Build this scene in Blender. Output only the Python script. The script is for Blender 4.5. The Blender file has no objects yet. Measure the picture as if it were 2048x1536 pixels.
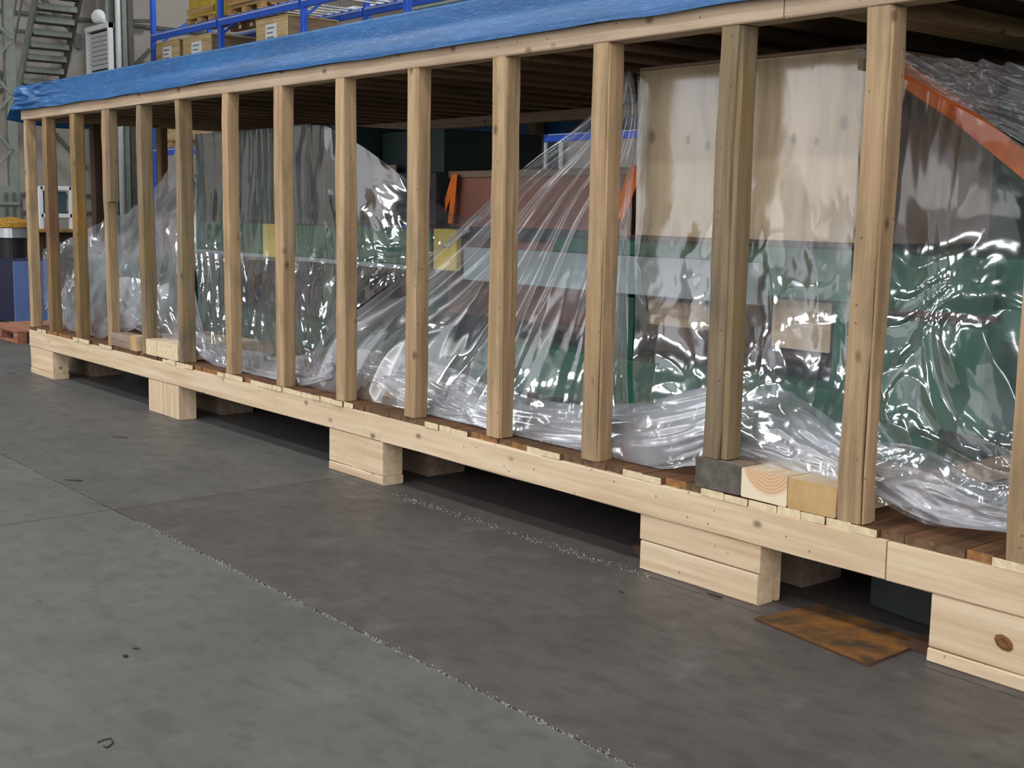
import bpy, math, random
import numpy as np
random.seed(7)
SC = bpy.context.scene
COL = SC.collection

# ------------------------------------------------------------------ camera, world, lights, exposure
FOC, YAW, PITCH, ROLL, CD, CZ = 2492.26, 0.88003, 0.13795, 0.01705, 3.71162, 1.5
F = np.array([-math.sin(YAW) * math.cos(PITCH), math.cos(YAW) * math.cos(PITCH), -math.sin(PITCH)])
R0 = np.cross(F, [0, 0, 1]); R0 /= np.linalg.norm(R0); U0 = np.cross(R0, F)
RV = math.cos(ROLL) * R0 + math.sin(ROLL) * U0
UV = -math.sin(ROLL) * R0 + math.cos(ROLL) * U0
CP = np.array([0, -CD, CZ])
from mathutils import Matrix, Vector
cam = bpy.data.cameras.new('camera'); cam.sensor_width = 36; cam.lens = FOC / 2048 * 36
cam.clip_end = 200
co = bpy.data.objects.new('camera', cam); COL.objects.link(co)
M = Matrix(((RV[0], UV[0], -F[0], CP[0]), (RV[1], UV[1], -F[1], CP[1]), (RV[2], UV[2], -F[2], CP[2]), (0, 0, 0, 1)))
co.matrix_world = M
SC.camera = co
SC.view_settings.view_transform = 'Standard'; SC.view_settings.look = 'None'
SC.view_settings.gamma = 1; SC.view_settings.use_curve_mapping = False
SC.view_settings.exposure = 0.0
SC.cycles.use_denoising = True
SC.cycles.transparent_max_bounces = 24
SC.cycles.max_bounces = 8
SC.cycles.caustics_reflective = False
SC.cycles.caustics_refractive = False

wd = bpy.data.worlds.new('world'); SC.world = wd; wd.use_nodes = True
bg = wd.node_tree.nodes['Background']; bg.inputs[0].default_value = (0.95, 0.95, 1.0, 1); bg.inputs[1].default_value = 0.95

def area(name, loc, rot, sx, sy, power, color=(1, 1, 1)):
    l = bpy.data.lights.new(name, 'AREA'); l.shape = 'RECTANGLE'; l.size = sx; l.size_y = sy
    l.energy = power; l.color = color
    o = bpy.data.objects.new(name, l); o.location = loc; o.rotation_euler = rot; COL.objects.link(o)
    return o
for i, x in enumerate((-19, -14.5, -10, -5.5, -1)):
    area('roof_light', (x, -3.6, 8.2), (0, 0, 0), 2.6, 0.5, 150, (0.93, 0.97, 1))
    area('roof_light', (x, -7.6, 8.2), (0, 0, 0), 2.6, 0.5, 150, (0.93, 0.97, 1))
for x in (-20, -13, -6):
    area('roof_light', (x, 7.5, 8.2), (0, 0, 0), 2.6, 0.5, 210, (0.95, 0.98, 1))
# daylight through the open hall door on the camera's side
area('door_daylight', (-8.5, -12.5, 4.2), (math.radians(82), 0, 0), 11, 5.5, 370, (1.0, 0.96, 0.93))
area('side_fill', (9.5, -5, 4.0), (math.radians(84), 0, math.radians(78)), 9, 6, 700, (1.0, 0.96, 0.93))  # added fill with no door behind it, brightens right faces of the posts

def ray(px, py):
    return F + RV * (px - 1024) / FOC - UV * (py - 768) / FOC
def at(px, py, Y=0.0):
    v = ray(px, py); t = (Y - CP[1]) / v[1]; return CP + t * v
def atX(px, py, X):
    v = ray(px, py); t = (X - CP[0]) / v[0]; return CP + t * v
def atZ(px, py, Z=0.0):
    v = ray(px, py); t = (Z - CP[2]) / v[2]; return CP + t * v

# ------------------------------------------------------------------ object helpers
WL = {}
def tag(o, label=None, cat=None, group=None, kind=None):
    if label: o['label'] = label
    if cat: o['category'] = cat
    if group: o['group'] = group
    if kind: o['kind'] = kind
    return o
def root(name, loc, label=None, cat=None, group=None, kind=None):
    o = bpy.data.objects.new(name, None); COL.objects.link(o); o.empty_display_size = .1
    o.location = [float(c) for c in loc]; WL[o.name] = np.array(loc, float)
    return tag(o, label, cat, group, kind)
def mk(name, V, Fc, mats, parent=None, fm=None, smooth=False, origin=None):
    V = np.asarray(V, float)
    c = np.array(origin, float) if origin is not None else (V.min(0) + V.max(0)) / 2
    me = bpy.data.meshes.new(name); me.from_pydata((V - c).tolist(), [], Fc)
    if not isinstance(mats, (list, tuple)): mats = [mats]
    for m in mats: me.materials.append(m)
    if fm is not None: me.polygons.foreach_set('material_index', fm)
    if smooth: me.polygons.foreach_set('use_smooth', [True] * len(me.polygons))
    me.update()
    o = bpy.data.objects.new(name, me); COL.objects.link(o)
    WL[o.name] = c
    if parent is not None:
        o.parent = parent; o.location = (c - WL[parent.name]).tolist()
    else: o.location = c.tolist()
    return o

def timber_geo(p0, p1, w, h, up=(0, 0, 1), rings=5, ch=.005, jit=.0015, warp=0.0):
    """bar from p0 to p1; w across (side), h along 'up'; chamfered 8-gon section"""
    p0 = np.array(p0, float); p1 = np.array(p1, float)
    d = p1 - p0; L = np.linalg.norm(d); d /= L
    s = np.cross(d, up); s /= np.linalg.norm(s); u = np.cross(s, d)
    a, b = w / 2, h / 2; ch = min(ch, a * .6, b * .6)
    sec = [(-a + ch, -b), (a - ch, -b), (a, -b + ch), (a, b - ch), (a - ch, b), (-a + ch, b), (-a, b - ch), (-a, -b + ch)]
    V = []; Fc = []
    ph1, ph2 = random.random() * 6, random.random() * 6
    for i in range(rings):
        t = i / (rings - 1)
        oz = warp * math.sin(t * 3.1 + ph1) * (1 if 0 < i < rings - 1 else .0); oy = warp * math.sin(t * 4.3 + ph2) * (1 if 0 < i < rings - 1 else .0)
        for (x, y) in sec:
            V.append(p0 + d * L * t + s * (x + oy + random.uniform(-jit, jit)) + u * (y + oz + random.uniform(-jit, jit)))
    for i in range(rings - 1):
        for k in range(8):
            a0 = i * 8 + k; a1 = i * 8 + (k + 1) % 8
            Fc.append((a0, a1, a1 + 8, a0 + 8))
    Fc.append(tuple(range(7, -1, -1))); Fc.append(tuple(range((rings - 1) * 8, rings * 8)))
    return V, Fc
def bar(name, p0, p1, w, h, mat, parent=None, up=(0, 0, 1), endmat=None, **k):
    V, Fc = timber_geo(p0, p1, w, h, up, **k)
    mats = [mat] + ([endmat] if endmat else [])
    fm = [0] * (len(Fc) - 2) + ([1, 1] if endmat else [0, 0])
    return mk(name, V, Fc, mats, parent, fm)
def box(name, x0, x1, y0, y1, z0, z1, mat, parent=None, ax=None, endmat=None, **k):
    dx, dy, dz = x1 - x0, y1 - y0, z1 - z0
    if ax is None: ax = 'XYZ'[int(np.argmax([dx, dy, dz]))]
    xm, ym, zm = (x0 + x1) / 2, (y0 + y1) / 2, (z0 + z1) / 2
    if ax == 'X': return bar(name, (x0, ym, zm), (x1, ym, zm), dy, dz, mat, parent, (0, 0, 1), endmat, **k)
    if ax == 'Y': return bar(name, (xm, y0, zm), (xm, y1, zm), dx, dz, mat, parent, (0, 0, 1), endmat, **k)
    return bar(name, (xm, ym, z0), (xm, ym, z1), dx, dy, mat, parent, (0, 1, 0), endmat, **k)
def merge(parts):
    V = []; Fc = []
    for v, f in parts:
        n = len(V); V += list(v); Fc += [tuple(i + n for i in q) for q in f]
    return V, Fc
def lathe(prof, c, n=24):
    V = []; Fc = []
    for r, z in prof:
        for i in range(n):
            a = 2 * math.pi * i / n; V.append((c[0] + r * math.cos(a), c[1] + r * math.sin(a), c[2] + z))
    for j in range(len(prof) - 1):
        for i in range(n):
            Fc.append((j * n + i, j * n + (i + 1) % n, (j + 1) * n + (i + 1) % n, (j + 1) * n + i))
    Fc.append(tuple(range(n - 1, -1, -1))); Fc.append(tuple(range((len(prof) - 1) * n, len(prof) * n)))
    return V, Fc

# ------------------------------------------------------------------ materials
def lin(r, g, b):
    f = lambda c: ((c / 255 + .055) / 1.055) ** 2.4 if c > 10 else c / 255 / 12.92
    return (f(r), f(g), f(b), 1)
class NT:
    def __init__(s, name):
        s.m = bpy.data.materials.new(name); s.m.use_nodes = True; s.t = s.m.node_tree
        s.b = s.t.nodes['Principled BSDF']; s.out = s.t.nodes['Material Output']
    def n(s, ty, **kw):
        n = s.t.nodes.new(ty)
        for k, v in kw.items():
            if k in n.inputs: n.inputs[k].default_value = v
            else: setattr(n, k, v)
        return n
    def l(s, a, b): s.t.links.new(a, b)
    def ramp(s, src, stops):
        r = s.n('ShaderNodeValToRGB'); e = r.color_ramp.elements
        while len(e) < len(stops): e.new(.5)
        for i, (p, c) in enumerate(stops): e[i].position = p; e[i].color = c if len(c) == 4 else (*c, 1)
        s.l(src, r.inputs[0]); return r.outputs[0]
    def mix(s, fac, a, b, mode='MIX'):
        m = s.n('ShaderNodeMix', data_type='RGBA', blend_type=mode)
        for i, v in ((0, fac), (6, a), (7, b)):
            if hasattr(v, 'is_linked') or hasattr(v, 'node'): s.l(v, m.inputs[i])
            else: m.inputs[i].default_value = v
        return m.outputs[2]
def bw(v): return (v, v, v, 1)
def coords(t, scale, rnd=True, kind='Object'):
    tc = t.n('ShaderNodeTexCoord'); mp = t.n('ShaderNodeMapping'); mp.inputs['Scale'].default_value = scale
    t.l(tc.outputs[kind], mp.inputs[0])
    if rnd:
        oi = t.n('ShaderNodeObjectInfo'); cx = t.n('ShaderNodeVectorMath', operation='SCALE')
        cx.inputs[0].default_value = (37, 53, 71); t.l(oi.outputs['Random'], cx.inputs['Scale'])
        t.l(cx.outputs[0], mp.inputs['Location'])
    return mp.outputs[0]
def wood(name, light, dark, axis, grain=1.0, dirt=.35, dirtcol=(70, 58, 45), knots=True, vary=.12, stain=None, rough=.75, gs=1.0):
    t = NT(name)
    sc = {'X': (1.2, 26, 26), 'Y': (26, 1.2, 26), 'Z': (26, 26, 1.2)}[axis]
    sc = tuple(c * gs for c in sc)
    v = coords(t, sc)
    n1 = t.n('ShaderNodeTexNoise', Scale=1.0, Detail=5.0, Roughness=.6); t.l(v, n1.inputs['Vector'])
    col = t.ramp(n1.outputs[0], [(.36, lin(*dark)), (.62, lin(*light))])
    v3 = coords(t, {'X': (1.5, 5, 5), 'Y': (5, 1.5, 5), 'Z': (5, 5, 1.5)}[axis])
    n2 = t.n('ShaderNodeTexNoise', Scale=1.3, Detail=6.0, Roughness=.65); t.l(v3, n2.inputs['Vector'])
    f2 = t.ramp(n2.outputs[0], [(.48, bw(0)), (.72, bw(1))])
    fm = t.n('ShaderNodeMath', operation='MULTIPLY'); fm.inputs[1].default_value = dirt; t.l(f2, fm.inputs[0])
    col = t.mix(fm.outputs[0], col, lin(*dirtcol))
    if knots:
        vk = coords(t, {'X': (5, 8, 8), 'Y': (8, 5, 8), 'Z': (8, 8, 5)}[axis])
        vo = t.n('ShaderNodeTexVoronoi', Scale=1.0); t.l(vk, vo.inputs['Vector'])
        ck = t.n('ShaderNodeSeparateColor'); t.l(vo.outputs['Color'], ck.inputs[0])
        gk = t.n('ShaderNodeMath', operation='GREATER_THAN'); gk.inputs[1].default_value = .58; t.l(ck.outputs[1], gk.inputs[0])
        fk = t.ramp(vo.outputs['Distance'], [(.06, bw(.75)), (.17, bw(0))])
        mk_ = t.n('ShaderNodeMath', operation='MULTIPLY'); t.l(fk, mk_.inputs[0]); t.l(gk.outputs[0], mk_.inputs[1])
        col = t.mix(mk_.outputs[0], col, lin(78, 56, 38))
        vs = coords(t, (28, 28, 28)); vo2 = t.n('ShaderNodeTexVoronoi', Scale=1.0); t.l(vs, vo2.inputs['Vector'])
        cs = t.n('ShaderNodeSeparateColor'); t.l(vo2.outputs['Color'], cs.inputs[0])
        g = t.n('ShaderNodeMath', operation='GREATER_THAN'); g.inputs[1].default_value = .82; t.l(cs.outputs[0], g.inputs[0])
        d = t.ramp(vo2.outputs['Distance'], [(.07, bw(.7)), (.19, bw(0))])
        mm = t.n('ShaderNodeMath', operation='MULTIPLY'); t.l(g.outputs[0], mm.inputs[0]); t.l(d, mm.inputs[1])
        col = t.mix(mm.outputs[0], col, lin(58, 48, 42))
    if stain:
        vs = coords(t, (2.3, 2.3, 1.6)); ns = t.n('ShaderNodeTexNoise', Scale=1.0, Detail=4.0); t.l(vs, ns.inputs['Vector'])
        fs = t.ramp(ns.outputs[0], [(.5, bw(0)), (.62, bw(.6))]); col = t.mix(fs, col, lin(*stain))
    oi = t.n('ShaderNodeObjectInfo'); hs = t.n('ShaderNodeHueSaturation')
    mr = t.n('ShaderNodeMapRange'); mr.inputs[3].default_value = 1 - vary; mr.inputs[4].default_value = 1 + vary
    t.l(oi.outputs['Random'], mr.inputs[0]); t.l(mr.outputs[0], hs.inputs['Value']); t.l(col, hs.inputs['Color'])
    t.l(hs.outputs[0], t.b.inputs['Base Color']); t.b.inputs['Roughness'].default_value = rough
    t.b.inputs['Specular IOR Level'].default_value = .25
    bp = t.n('ShaderNodeBump', Strength=.35, Distance=.004); t.l(n1.outputs[0], bp.inputs['Height']); t.l(bp.outputs[0], t.b.inputs['Normal'])
    return t.m
def plain(name, c, rough=.6, metal=0.0, spec=.5, mott=.12, ms=6.0, emit=None, c2=None, bump=0.0):
    t = NT(name)
    v = coords(t, (ms, ms, ms)); n = t.n('ShaderNodeTexNoise', Scale=1.0, Detail=5.0, Roughness=.6); t.l(v, n.inputs['Vector'])
    a = lin(*c); b = lin(*c2) if c2 else tuple(x * (1 - mott * 2) for x in a[:3]) + (1,)
    a2 = a if c2 else tuple(min(1, x * (1 + mott)) for x in a[:3]) + (1,)
    col = t.ramp(n.outputs[0], [(.35, b), (.65, a2)])
    t.l(col, t.b.inputs['Base Color']); t.b.inputs['Roughness'].default_value = rough
    t.b.inputs['Metallic'].default_value = metal; t.b.inputs['Specular IOR Level'].default_value = spec
    if emit: t.b.inputs['Emission Color'].default_value = lin(*c); t.b.inputs['Emission Strength'].default_value = emit
    if bump:
        bp = t.n('ShaderNodeBump', Strength=.5, Distance=bump); t.l(n.outputs[0], bp.inputs['Height']); t.l(bp.outputs[0], t.b.inputs['Normal'])
    return t.m
def concrete(name, c, c2, dark, blot=(84, 76, 80)):
    t = NT(name)
    v = coords(t, (1, 1, 1), rnd=False, kind='Object')
    g = t.n('ShaderNodeNewGeometry')
    def noise(scale, det, seed, st=None):
        mp = t.n('ShaderNodeMapping'); mp.inputs['Location'].default_value = (seed, seed * 2, 0)
        mp.inputs['Scale'].default_value = st or (1, 1, 1); t.l(g.outputs['Position'], mp.inputs[0])
        n = t.n('ShaderNodeTexNoise', Scale=scale, Detail=det, Roughness=.62); t.l(mp.outputs[0], n.inputs['Vector']); return n.outputs[0]
    a = noise(1.6, 8.0, 3); b = noise(7, 6.0, 9, (1, 1.6, 1)); d = noise(60, 3.0, 1); e = noise(.5, 3.0, 20)
    col = t.ramp(a, [(.32, lin(*c2)), (.66, lin(*c))])
    col = t.mix(t.ramp(b, [(.48, bw(0)), (.66, bw(.55))]), col, lin(*dark))
    col = t.mix(t.ramp(e, [(.45, bw(0)), (.7, bw(.35))]), col, lin(*blot))
    f = noise(2.6, 9.0, 40, (1.5, 1, 1))
    col = t.mix(t.ramp(f, [(.56, bw(0)), (.72, bw(.30))]), col, lin(128, 130, 128))
    vo = t.n('ShaderNodeTexVoronoi', Scale=9.0); t.l(g.outputs['Position'], vo.inputs['Vector'])
    cs = t.n('ShaderNodeSeparateColor'); t.l(vo.outputs['Color'], cs.inputs[0])
    gt = t.n('ShaderNodeMath', operation='GREATER_THAN'); gt.inputs[1].default_value = .93; t.l(cs.outputs[0], gt.inputs[0])
    ds = t.ramp(vo.outputs['Distance'], [(.04, bw(.7)), (.12, bw(0))]); mm = t.n('ShaderNodeMath', operation='MULTIPLY')
    t.l(gt.outputs[0], mm.inputs[0]); t.l(ds, mm.inputs[1]); col = t.mix(mm.outputs[0], col, lin(55, 52, 50))
    t.l(col, t.b.inputs['Base Color'])
    rr = t.ramp(b, [(.3, bw(.42)), (.7, bw(.62))]); t.l(rr, t.b.inputs['Roughness']); t.b.inputs['Specular IOR Level'].default_value = .35
    bp = t.n('ShaderNodeBump', Strength=.25, Distance=.002); t.l(d, bp.inputs['Height']); t.l(bp.outputs[0], t.b.inputs['Normal'])
    return t.m
def film_mat(name, haze, tint=(0.86, 0.89, 0.98), rough=.09, bump=1.0, gl=1.0):
    t = NT(name); t.t.nodes.remove(t.b)
    v = coords(t, (1, 1, 1), rnd=True)
    w = t.n('ShaderNodeTexNoise', Scale=7.0, Detail=3.0); t.l(v, w.inputs['Vector'])
    wm = t.n('ShaderNodeVectorMath', operation='SCALE'); wm.inputs['Scale'].default_value = .35; t.l(w.outputs['Color'], wm.inputs[0])
    ad = t.n('ShaderNodeVectorMath', operation='ADD'); t.l(v, ad.inputs[0]); t.l(wm.outputs[0], ad.inputs[1])
    n = t.n('ShaderNodeTexNoise', Scale=5.0, Detail=3.0, Roughness=.5); n.noise_type = 'RIDGED_MULTIFRACTAL'; t.l(ad.outputs[0], n.inputs['Vector'])
    pm = t.n('ShaderNodeTexNoise', Scale=2.2, Detail=2.0); t.l(v, pm.inputs['Vector'])
    pf = t.ramp(pm.outputs[0], [(.50, bw(.05)), (.70, bw(1))])
    n2 = t.n('ShaderNodeTexNoise', Scale=22.0, Detail=2.0); t.l(ad.outputs[0], n2.inputs['Vector'])
    s0 = t.n('ShaderNodeMath', operation='MULTIPLY_ADD'); s0.inputs[1].default_value = .22; t.l(n2.outputs[0], s0.inputs[0]); t.l(n.outputs[0], s0.inputs[2])
    at_ = t.n('ShaderNodeAttribute', attribute_name='crumple'); pc_ = t.n('ShaderNodeMath', operation='MULTIPLY'); t.l(pf, pc_.inputs[0]); t.l(at_.outputs['Fac'], pc_.inputs[1])
    s = t.n('ShaderNodeMath', operation='MULTIPLY'); t.l(s0.outputs[0], s.inputs[0]); t.l(pc_.outputs[0], s.inputs[1])
    bp = t.n('ShaderNodeBump', Strength=.8, Distance=.005 * bump); t.l(s.outputs[0], bp.inputs['Height'])
    tr = t.n('ShaderNodeBsdfTransparent'); tr.inputs[0].default_value = (.97, .98, .985, 1)
    df = t.n('ShaderNodeBsdfDiffuse'); df.inputs[0].default_value = (*tint, 1); t.l(bp.outputs[0], df.inputs['Normal'])
    tl = t.n('ShaderNodeBsdfTranslucent'); tl.inputs[0].default_value = (*tint, 1)
    m0 = t.n('ShaderNodeMixShader'); m0.inputs[0].default_value = .35; t.l(df.outputs[0], m0.inputs[1]); t.l(tl.outputs[0], m0.inputs[2])
    big = t.n('ShaderNodeTexNoise', Scale=3.0, Detail=4.0); t.l(v, big.inputs['Vector'])
    lw = t.n('ShaderNodeLayerWeight', Blend=.25); t.l(bp.outputs[0], lw.inputs['Normal'])
    mr = t.n('ShaderNodeMapRange'); mr.inputs[1].default_value = .35; mr.inputs[2].default_value = .7
    mr.inputs[3].default_value = haze * .45; mr.inputs[4].default_value = haze * 1.5; t.l(big.outputs[0], mr.inputs[0])
    hm = t.n('ShaderNodeMath', operation='MULTIPLY_ADD'); hm.inputs[1].default_value = .6; hm.inputs[2].default_value = .4; t.l(at_.outputs['Fac'], hm.inputs[0])
    h2 = t.n('ShaderNodeMath', operation='MULTIPLY'); t.l(hm.outputs[0], h2.inputs[0]); t.l(mr.outputs[0], h2.inputs[1])
    hf = t.n('ShaderNodeMath', operation='MULTIPLY_ADD'); hf.inputs[1].default_value = .40; t.l(lw.outputs['Facing'], hf.inputs[0]); t.l(h2.outputs[0], hf.inputs[2])
    pw = t.n('ShaderNodeMath', operation='POWER'); pw.inputs[1].default_value = 4.0; t.l(lw.outputs['Facing'], pw.inputs[0])
    t.l(pw.outputs[0], hf.inputs[0]); hf.use_clamp = True
    m1 = t.n('ShaderNodeMixShader'); t.l(hf.outputs[0], m1.inputs[0]); t.l(tr.outputs[0], m1.inputs[1]); t.l(m0.outputs[0], m1.inputs[2])
    gs = t.n('ShaderNodeBsdfGlossy', Roughness=rough); t.l(bp.outputs[0], gs.inputs['Normal'])
    fr = t.n('ShaderNodeFresnel', IOR=1.42)
    fg = t.n('ShaderNodeMath', operation='MULTIPLY'); fg.inputs[1].default_value = 1.5 * gl; fg.use_clamp = True; t.l(fr.outputs[0], fg.inputs[0])
    mn = t.n('ShaderNodeMath', operation='MINIMUM'); mn.inputs[1].default_value = .34; t.l(fg.outputs[0], mn.inputs[0]); fg = mn
    m2 = t.n('ShaderNodeMixShader'); t.l(fg.outputs[0], m2.inputs[0]); t.l(m1.outputs[0], m2.inputs[1]); t.l(gs.outputs[0], m2.inputs[2])
    t.l(m2.outputs[0], t.out.inputs[0])
    return t.m

PALE = dict(light=(222, 200, 170), dark=(202, 176, 144))
pineX = wood('pine_pale_x', **PALE, axis='X', dirt=.22, dirtcol=(176, 140, 96), vary=.05)
pineY = wood('pine_pale_y', **PALE, axis='Y', dirt=.3, vary=.06)
pineZ = wood('pine_pale_z', **PALE, axis='Z', dirt=.2, dirtcol=(150, 120, 80), vary=.05)
railX = wood('pine_rail', (206, 184, 158), (184, 160, 134), 'X', dirt=.3, dirtcol=(140, 116, 92), vary=.04)
postZ = wood('pine_post', (182, 154, 120), (152, 126, 94), 'Z', dirt=.8, dirtcol=(124, 108, 84), vary=.12)
postG = wood('pine_post_grey', (146, 128, 102), (116, 100, 78), 'Z', dirt=.6, dirtcol=(88, 80, 66), vary=.10, stain=(140, 118, 76))  # grey wood, darkened in colour for weaker side light at the left
postR = wood('pine_post_stained', (156, 128, 92), (124, 98, 66), 'Z', dirt=.6, dirtcol=(100, 76, 58), vary=.05, stain=(118, 82, 66))  # stained wood, also darkened in colour for the dimmer left end
postY = wood('pine_post_yellow', (156, 130, 88), (122, 98, 64), 'Z', dirt=.6, dirtcol=(100, 84, 56), vary=.05, stain=(160, 118, 44))  # yellowed wood, its colour lowered too for the dim left posts
deckY = wood('deck_brown', (120, 84, 58), (86, 58, 40), 'Y', dirt=.55, dirtcol=(66, 52, 42), vary=.16)
endP = plain('plank_end_pale', (226, 206, 168), mott=.1, ms=30)
endB = plain('plank_end_brown', (150, 104, 58), mott=.25, ms=25)
endD = plain('plank_end_dark', (104, 78, 52), mott=.25, ms=25)
greyEnd = plain('timber_end_grey', (106, 100, 92), c2=(78, 72, 66), ms=16, rough=.9, bump=.004)
yellEnd = plain('timber_end_yellow', (198, 164, 112), c2=(182, 148, 98), ms=14, rough=.7)
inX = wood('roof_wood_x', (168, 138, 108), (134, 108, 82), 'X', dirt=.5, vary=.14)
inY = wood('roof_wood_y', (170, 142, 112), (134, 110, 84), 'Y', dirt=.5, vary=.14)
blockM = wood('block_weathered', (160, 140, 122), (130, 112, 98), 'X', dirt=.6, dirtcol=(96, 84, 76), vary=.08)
darkW = wood('dark_wood', (84, 66, 52), (56, 44, 36), 'Z', dirt=.4, vary=.1)

def ring_end(name):
    t = NT(name); v = coords(t, (1, 1, 1), rnd=False)
    mp = t.n('ShaderNodeMapping'); mp.inputs['Location'].default_value = (-.02, 0, -.10); mp.inputs['Scale'].default_value = (1, 0, 1); t.l(v, mp.inputs[0])
    w = t.n('ShaderNodeTexWave', wave_type='RINGS', Scale=24.0, Distortion=2.5, Detail=4.0); w.rings_direction = 'SPHERICAL'; t.l(mp.outputs[0], w.inputs['Vector'])
    ln = t.n('ShaderNodeVectorMath', operation='LENGTH'); t.l(mp.outputs[0], ln.inputs[0])
    inner = t.ramp(w.outputs[0], [(.2, lin(206, 162, 124)), (.8, lin(222, 188, 150))])
    f = t.ramp(ln.outputs['Value'], [(.12, bw(0)), (.135, bw(1))])
    t.l(t.mix(f, inner, lin(232, 216, 184)), t.b.inputs['Base Color']); t.b.inputs['Roughness'].default_value = .7
    return t.m
ringEnd = ring_end('timber_end_rings')

def ply_mat(name, light, dark):
    t = NT(name); v = coords(t, (9, 3, 1.1), rnd=True)
    n0 = t.n('ShaderNodeTexNoise', Scale=.45, Detail=2.0); t.l(v, n0.inputs['Vector'])
    m0 = t.n('ShaderNodeMath', operation='MULTIPLY'); m0.inputs[1].default_value = 26.0; t.l(n0.outputs[0], m0.inputs[0])
    sn = t.n('ShaderNodeMath', operation='SINE'); t.l(m0.outputs[0], sn.inputs[0])
    n = t.n('ShaderNodeTexNoise', Scale=3.0, Detail=4.0); t.l(v, n.inputs['Vector'])
    ad = t.n('ShaderNodeMath', operation='MULTIPLY_ADD'); ad.inputs[1].default_value = .22; ad.inputs[2].default_value = .1; t.l(sn.outputs[0], ad.inputs[0])
    a2 = t.n('ShaderNodeMath', operation='ADD'); t.l(ad.outputs[0], a2.inputs[0]); t.l(n.outputs[0], a2.inputs[1])
    col = t.ramp(a2.outputs[0], [(.25, lin(*dark)), (.8, lin(*light))])
    tc = t.n('ShaderNodeTexCoord'); sp = t.n('ShaderNodeSeparateXYZ'); t.l(tc.outputs['Object'], sp.inputs[0])
    for (kx, kz, kr) in KNOTS:
        mv = t.n('ShaderNodeMapping'); mv.inputs['Location'].default_value = (-kx / kr, 0, -kz / (kr * 1.5)); mv.inputs['Scale'].default_value = (1 / kr, 0, 1 / (kr * 1.5))
        t.l(tc.outputs['Object'], mv.inputs[0]); ln = t.n('ShaderNodeVectorMath', operation='LENGTH'); t.l(mv.outputs[0], ln.inputs[0])
        col = t.mix(t.ramp(ln.outputs['Value'], [(.45, bw(.75)), (1.0, bw(0))]), col, lin(112, 92, 66))
    t.l(col, t.b.inputs['Base Color']); t.b.inputs['Roughness'].default_value = .65
    return t.m
KNOTS = [(-.53, .08, .028), (-.30, .06, .02), (-.18, .03, .02), (-.02, .09, .03), (.30, .045, .02), (.42, .03, .018), (.55, .10, .028), (.38, .33, .01)]
plyF = ply_mat('plywood', (214, 192, 154), (184, 160, 122))
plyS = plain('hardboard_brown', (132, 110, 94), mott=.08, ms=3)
redbox = plain('redbrown_panel', (140, 92, 76), mott=.12, ms=3)
green = plain('green_paint', (14, 92, 70), rough=.45, mott=.12, ms=4)
green2 = plain('green_paint_dark', (12, 72, 60), rough=.45, mott=.15, ms=4)
teal = plain('cabinet_teal', (50, 74, 80), rough=.5, mott=.1, ms=3)
tealD = plain('cabinet_dark_green', (20, 44, 42), rough=.5, mott=.15, ms=3)
navy = plain('dark_steel', (44, 42, 56), rough=.5, mott=.3, ms=5)
brownD = plain('dark_brown_pipe', (70, 48, 42), rough=.5, mott=.2, ms=5)
foamY = plain('yellow_foam', (216, 192, 92), rough=.8, mott=.08)
orange = plain('orange_strap', (236, 118, 34), rough=.6, mott=.06, ms=20)
greyfoam = plain('pale_wrap', (150, 164, 166), rough=.7, mott=.08, ms=4)
steelG = plain('hall_steel', (138, 146, 134), rough=.5, mott=.08)
steelD = plain('hall_steel_dark', (96, 94, 88), rough=.6, mott=.1)
wallM = plain('hall_wall', (172, 164, 154), rough=.7, mott=.03, ms=1)
whiteM = plain('white_paint', (226, 228, 228), rough=.4, mott=.03)
blueR = plain('rack_blue', (42, 96, 212), rough=.4, mott=.06)
paleblue = plain('rack_pale', (170, 186, 236), rough=.35, mott=.05)
palletM = wood('pallet_wood', (206, 168, 110), (170, 130, 80), 'X', dirt=.4, vary=.1, knots=False)
palletR = wood('pallet_wood_red', (176, 122, 98), (140, 92, 72), 'X', dirt=.4, vary=.1, knots=False)
crateM = wood('box_board', (214, 190, 142), (190, 162, 116), 'X', dirt=.3, vary=.06, knots=False)
crateS = wood('box_board_shaded_brown', (150, 128, 98), (124, 104, 78), 'Y', dirt=.3, vary=.06, knots=False)  # case sides get their shade in this darker colour; brown loads share it
yellowP = plain('yellow_cover', (196, 170, 60), mott=.1)
paper = plain('paper', (236, 238, 240), mott=.02, rough=.8)
ink = plain('ink', (110, 112, 120), mott=.05)
navyC = plain('cabinet_navy', (24, 30, 62), rough=.5, mott=.1)
bluC = plain('cabinet_light_blue', (92, 116, 168), rough=.5, mott=.05)
blackM = plain('black_plastic', (18, 16, 18), rough=.5, mott=.2)
silver = plain('silver_band', (190, 194, 196), rough=.3, metal=.8, mott=.05)
brist = plain('yellow_bristle', (176, 128, 40), rough=.9, mott=.3, ms=60, bump=.01)
rust = plain('rusty_plate', (132, 84, 30), c2=(62, 48, 32), rough=.75, ms=9, bump=.003)
rustE = plain('rusty_edge', (80, 50, 30), rough=.8)
slate = plain('dark_slate_sheet', (38, 46, 50), rough=.5, mott=.2, ms=4)
darkbit = plain('dark_debris', (48, 40, 38), rough=.9)
crumb = plain('pale_crumbs', (150, 144, 132), rough=.9, mott=.1, ms=40)
darkroof = plain('hall_ceiling', (120, 124, 120), rough=.8)
lampM = plain('lamp_glow', (205, 250, 255), emit=5.0, mott=0)
glassD = plain('dark_glass', (40, 52, 60), rough=.1)

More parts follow.
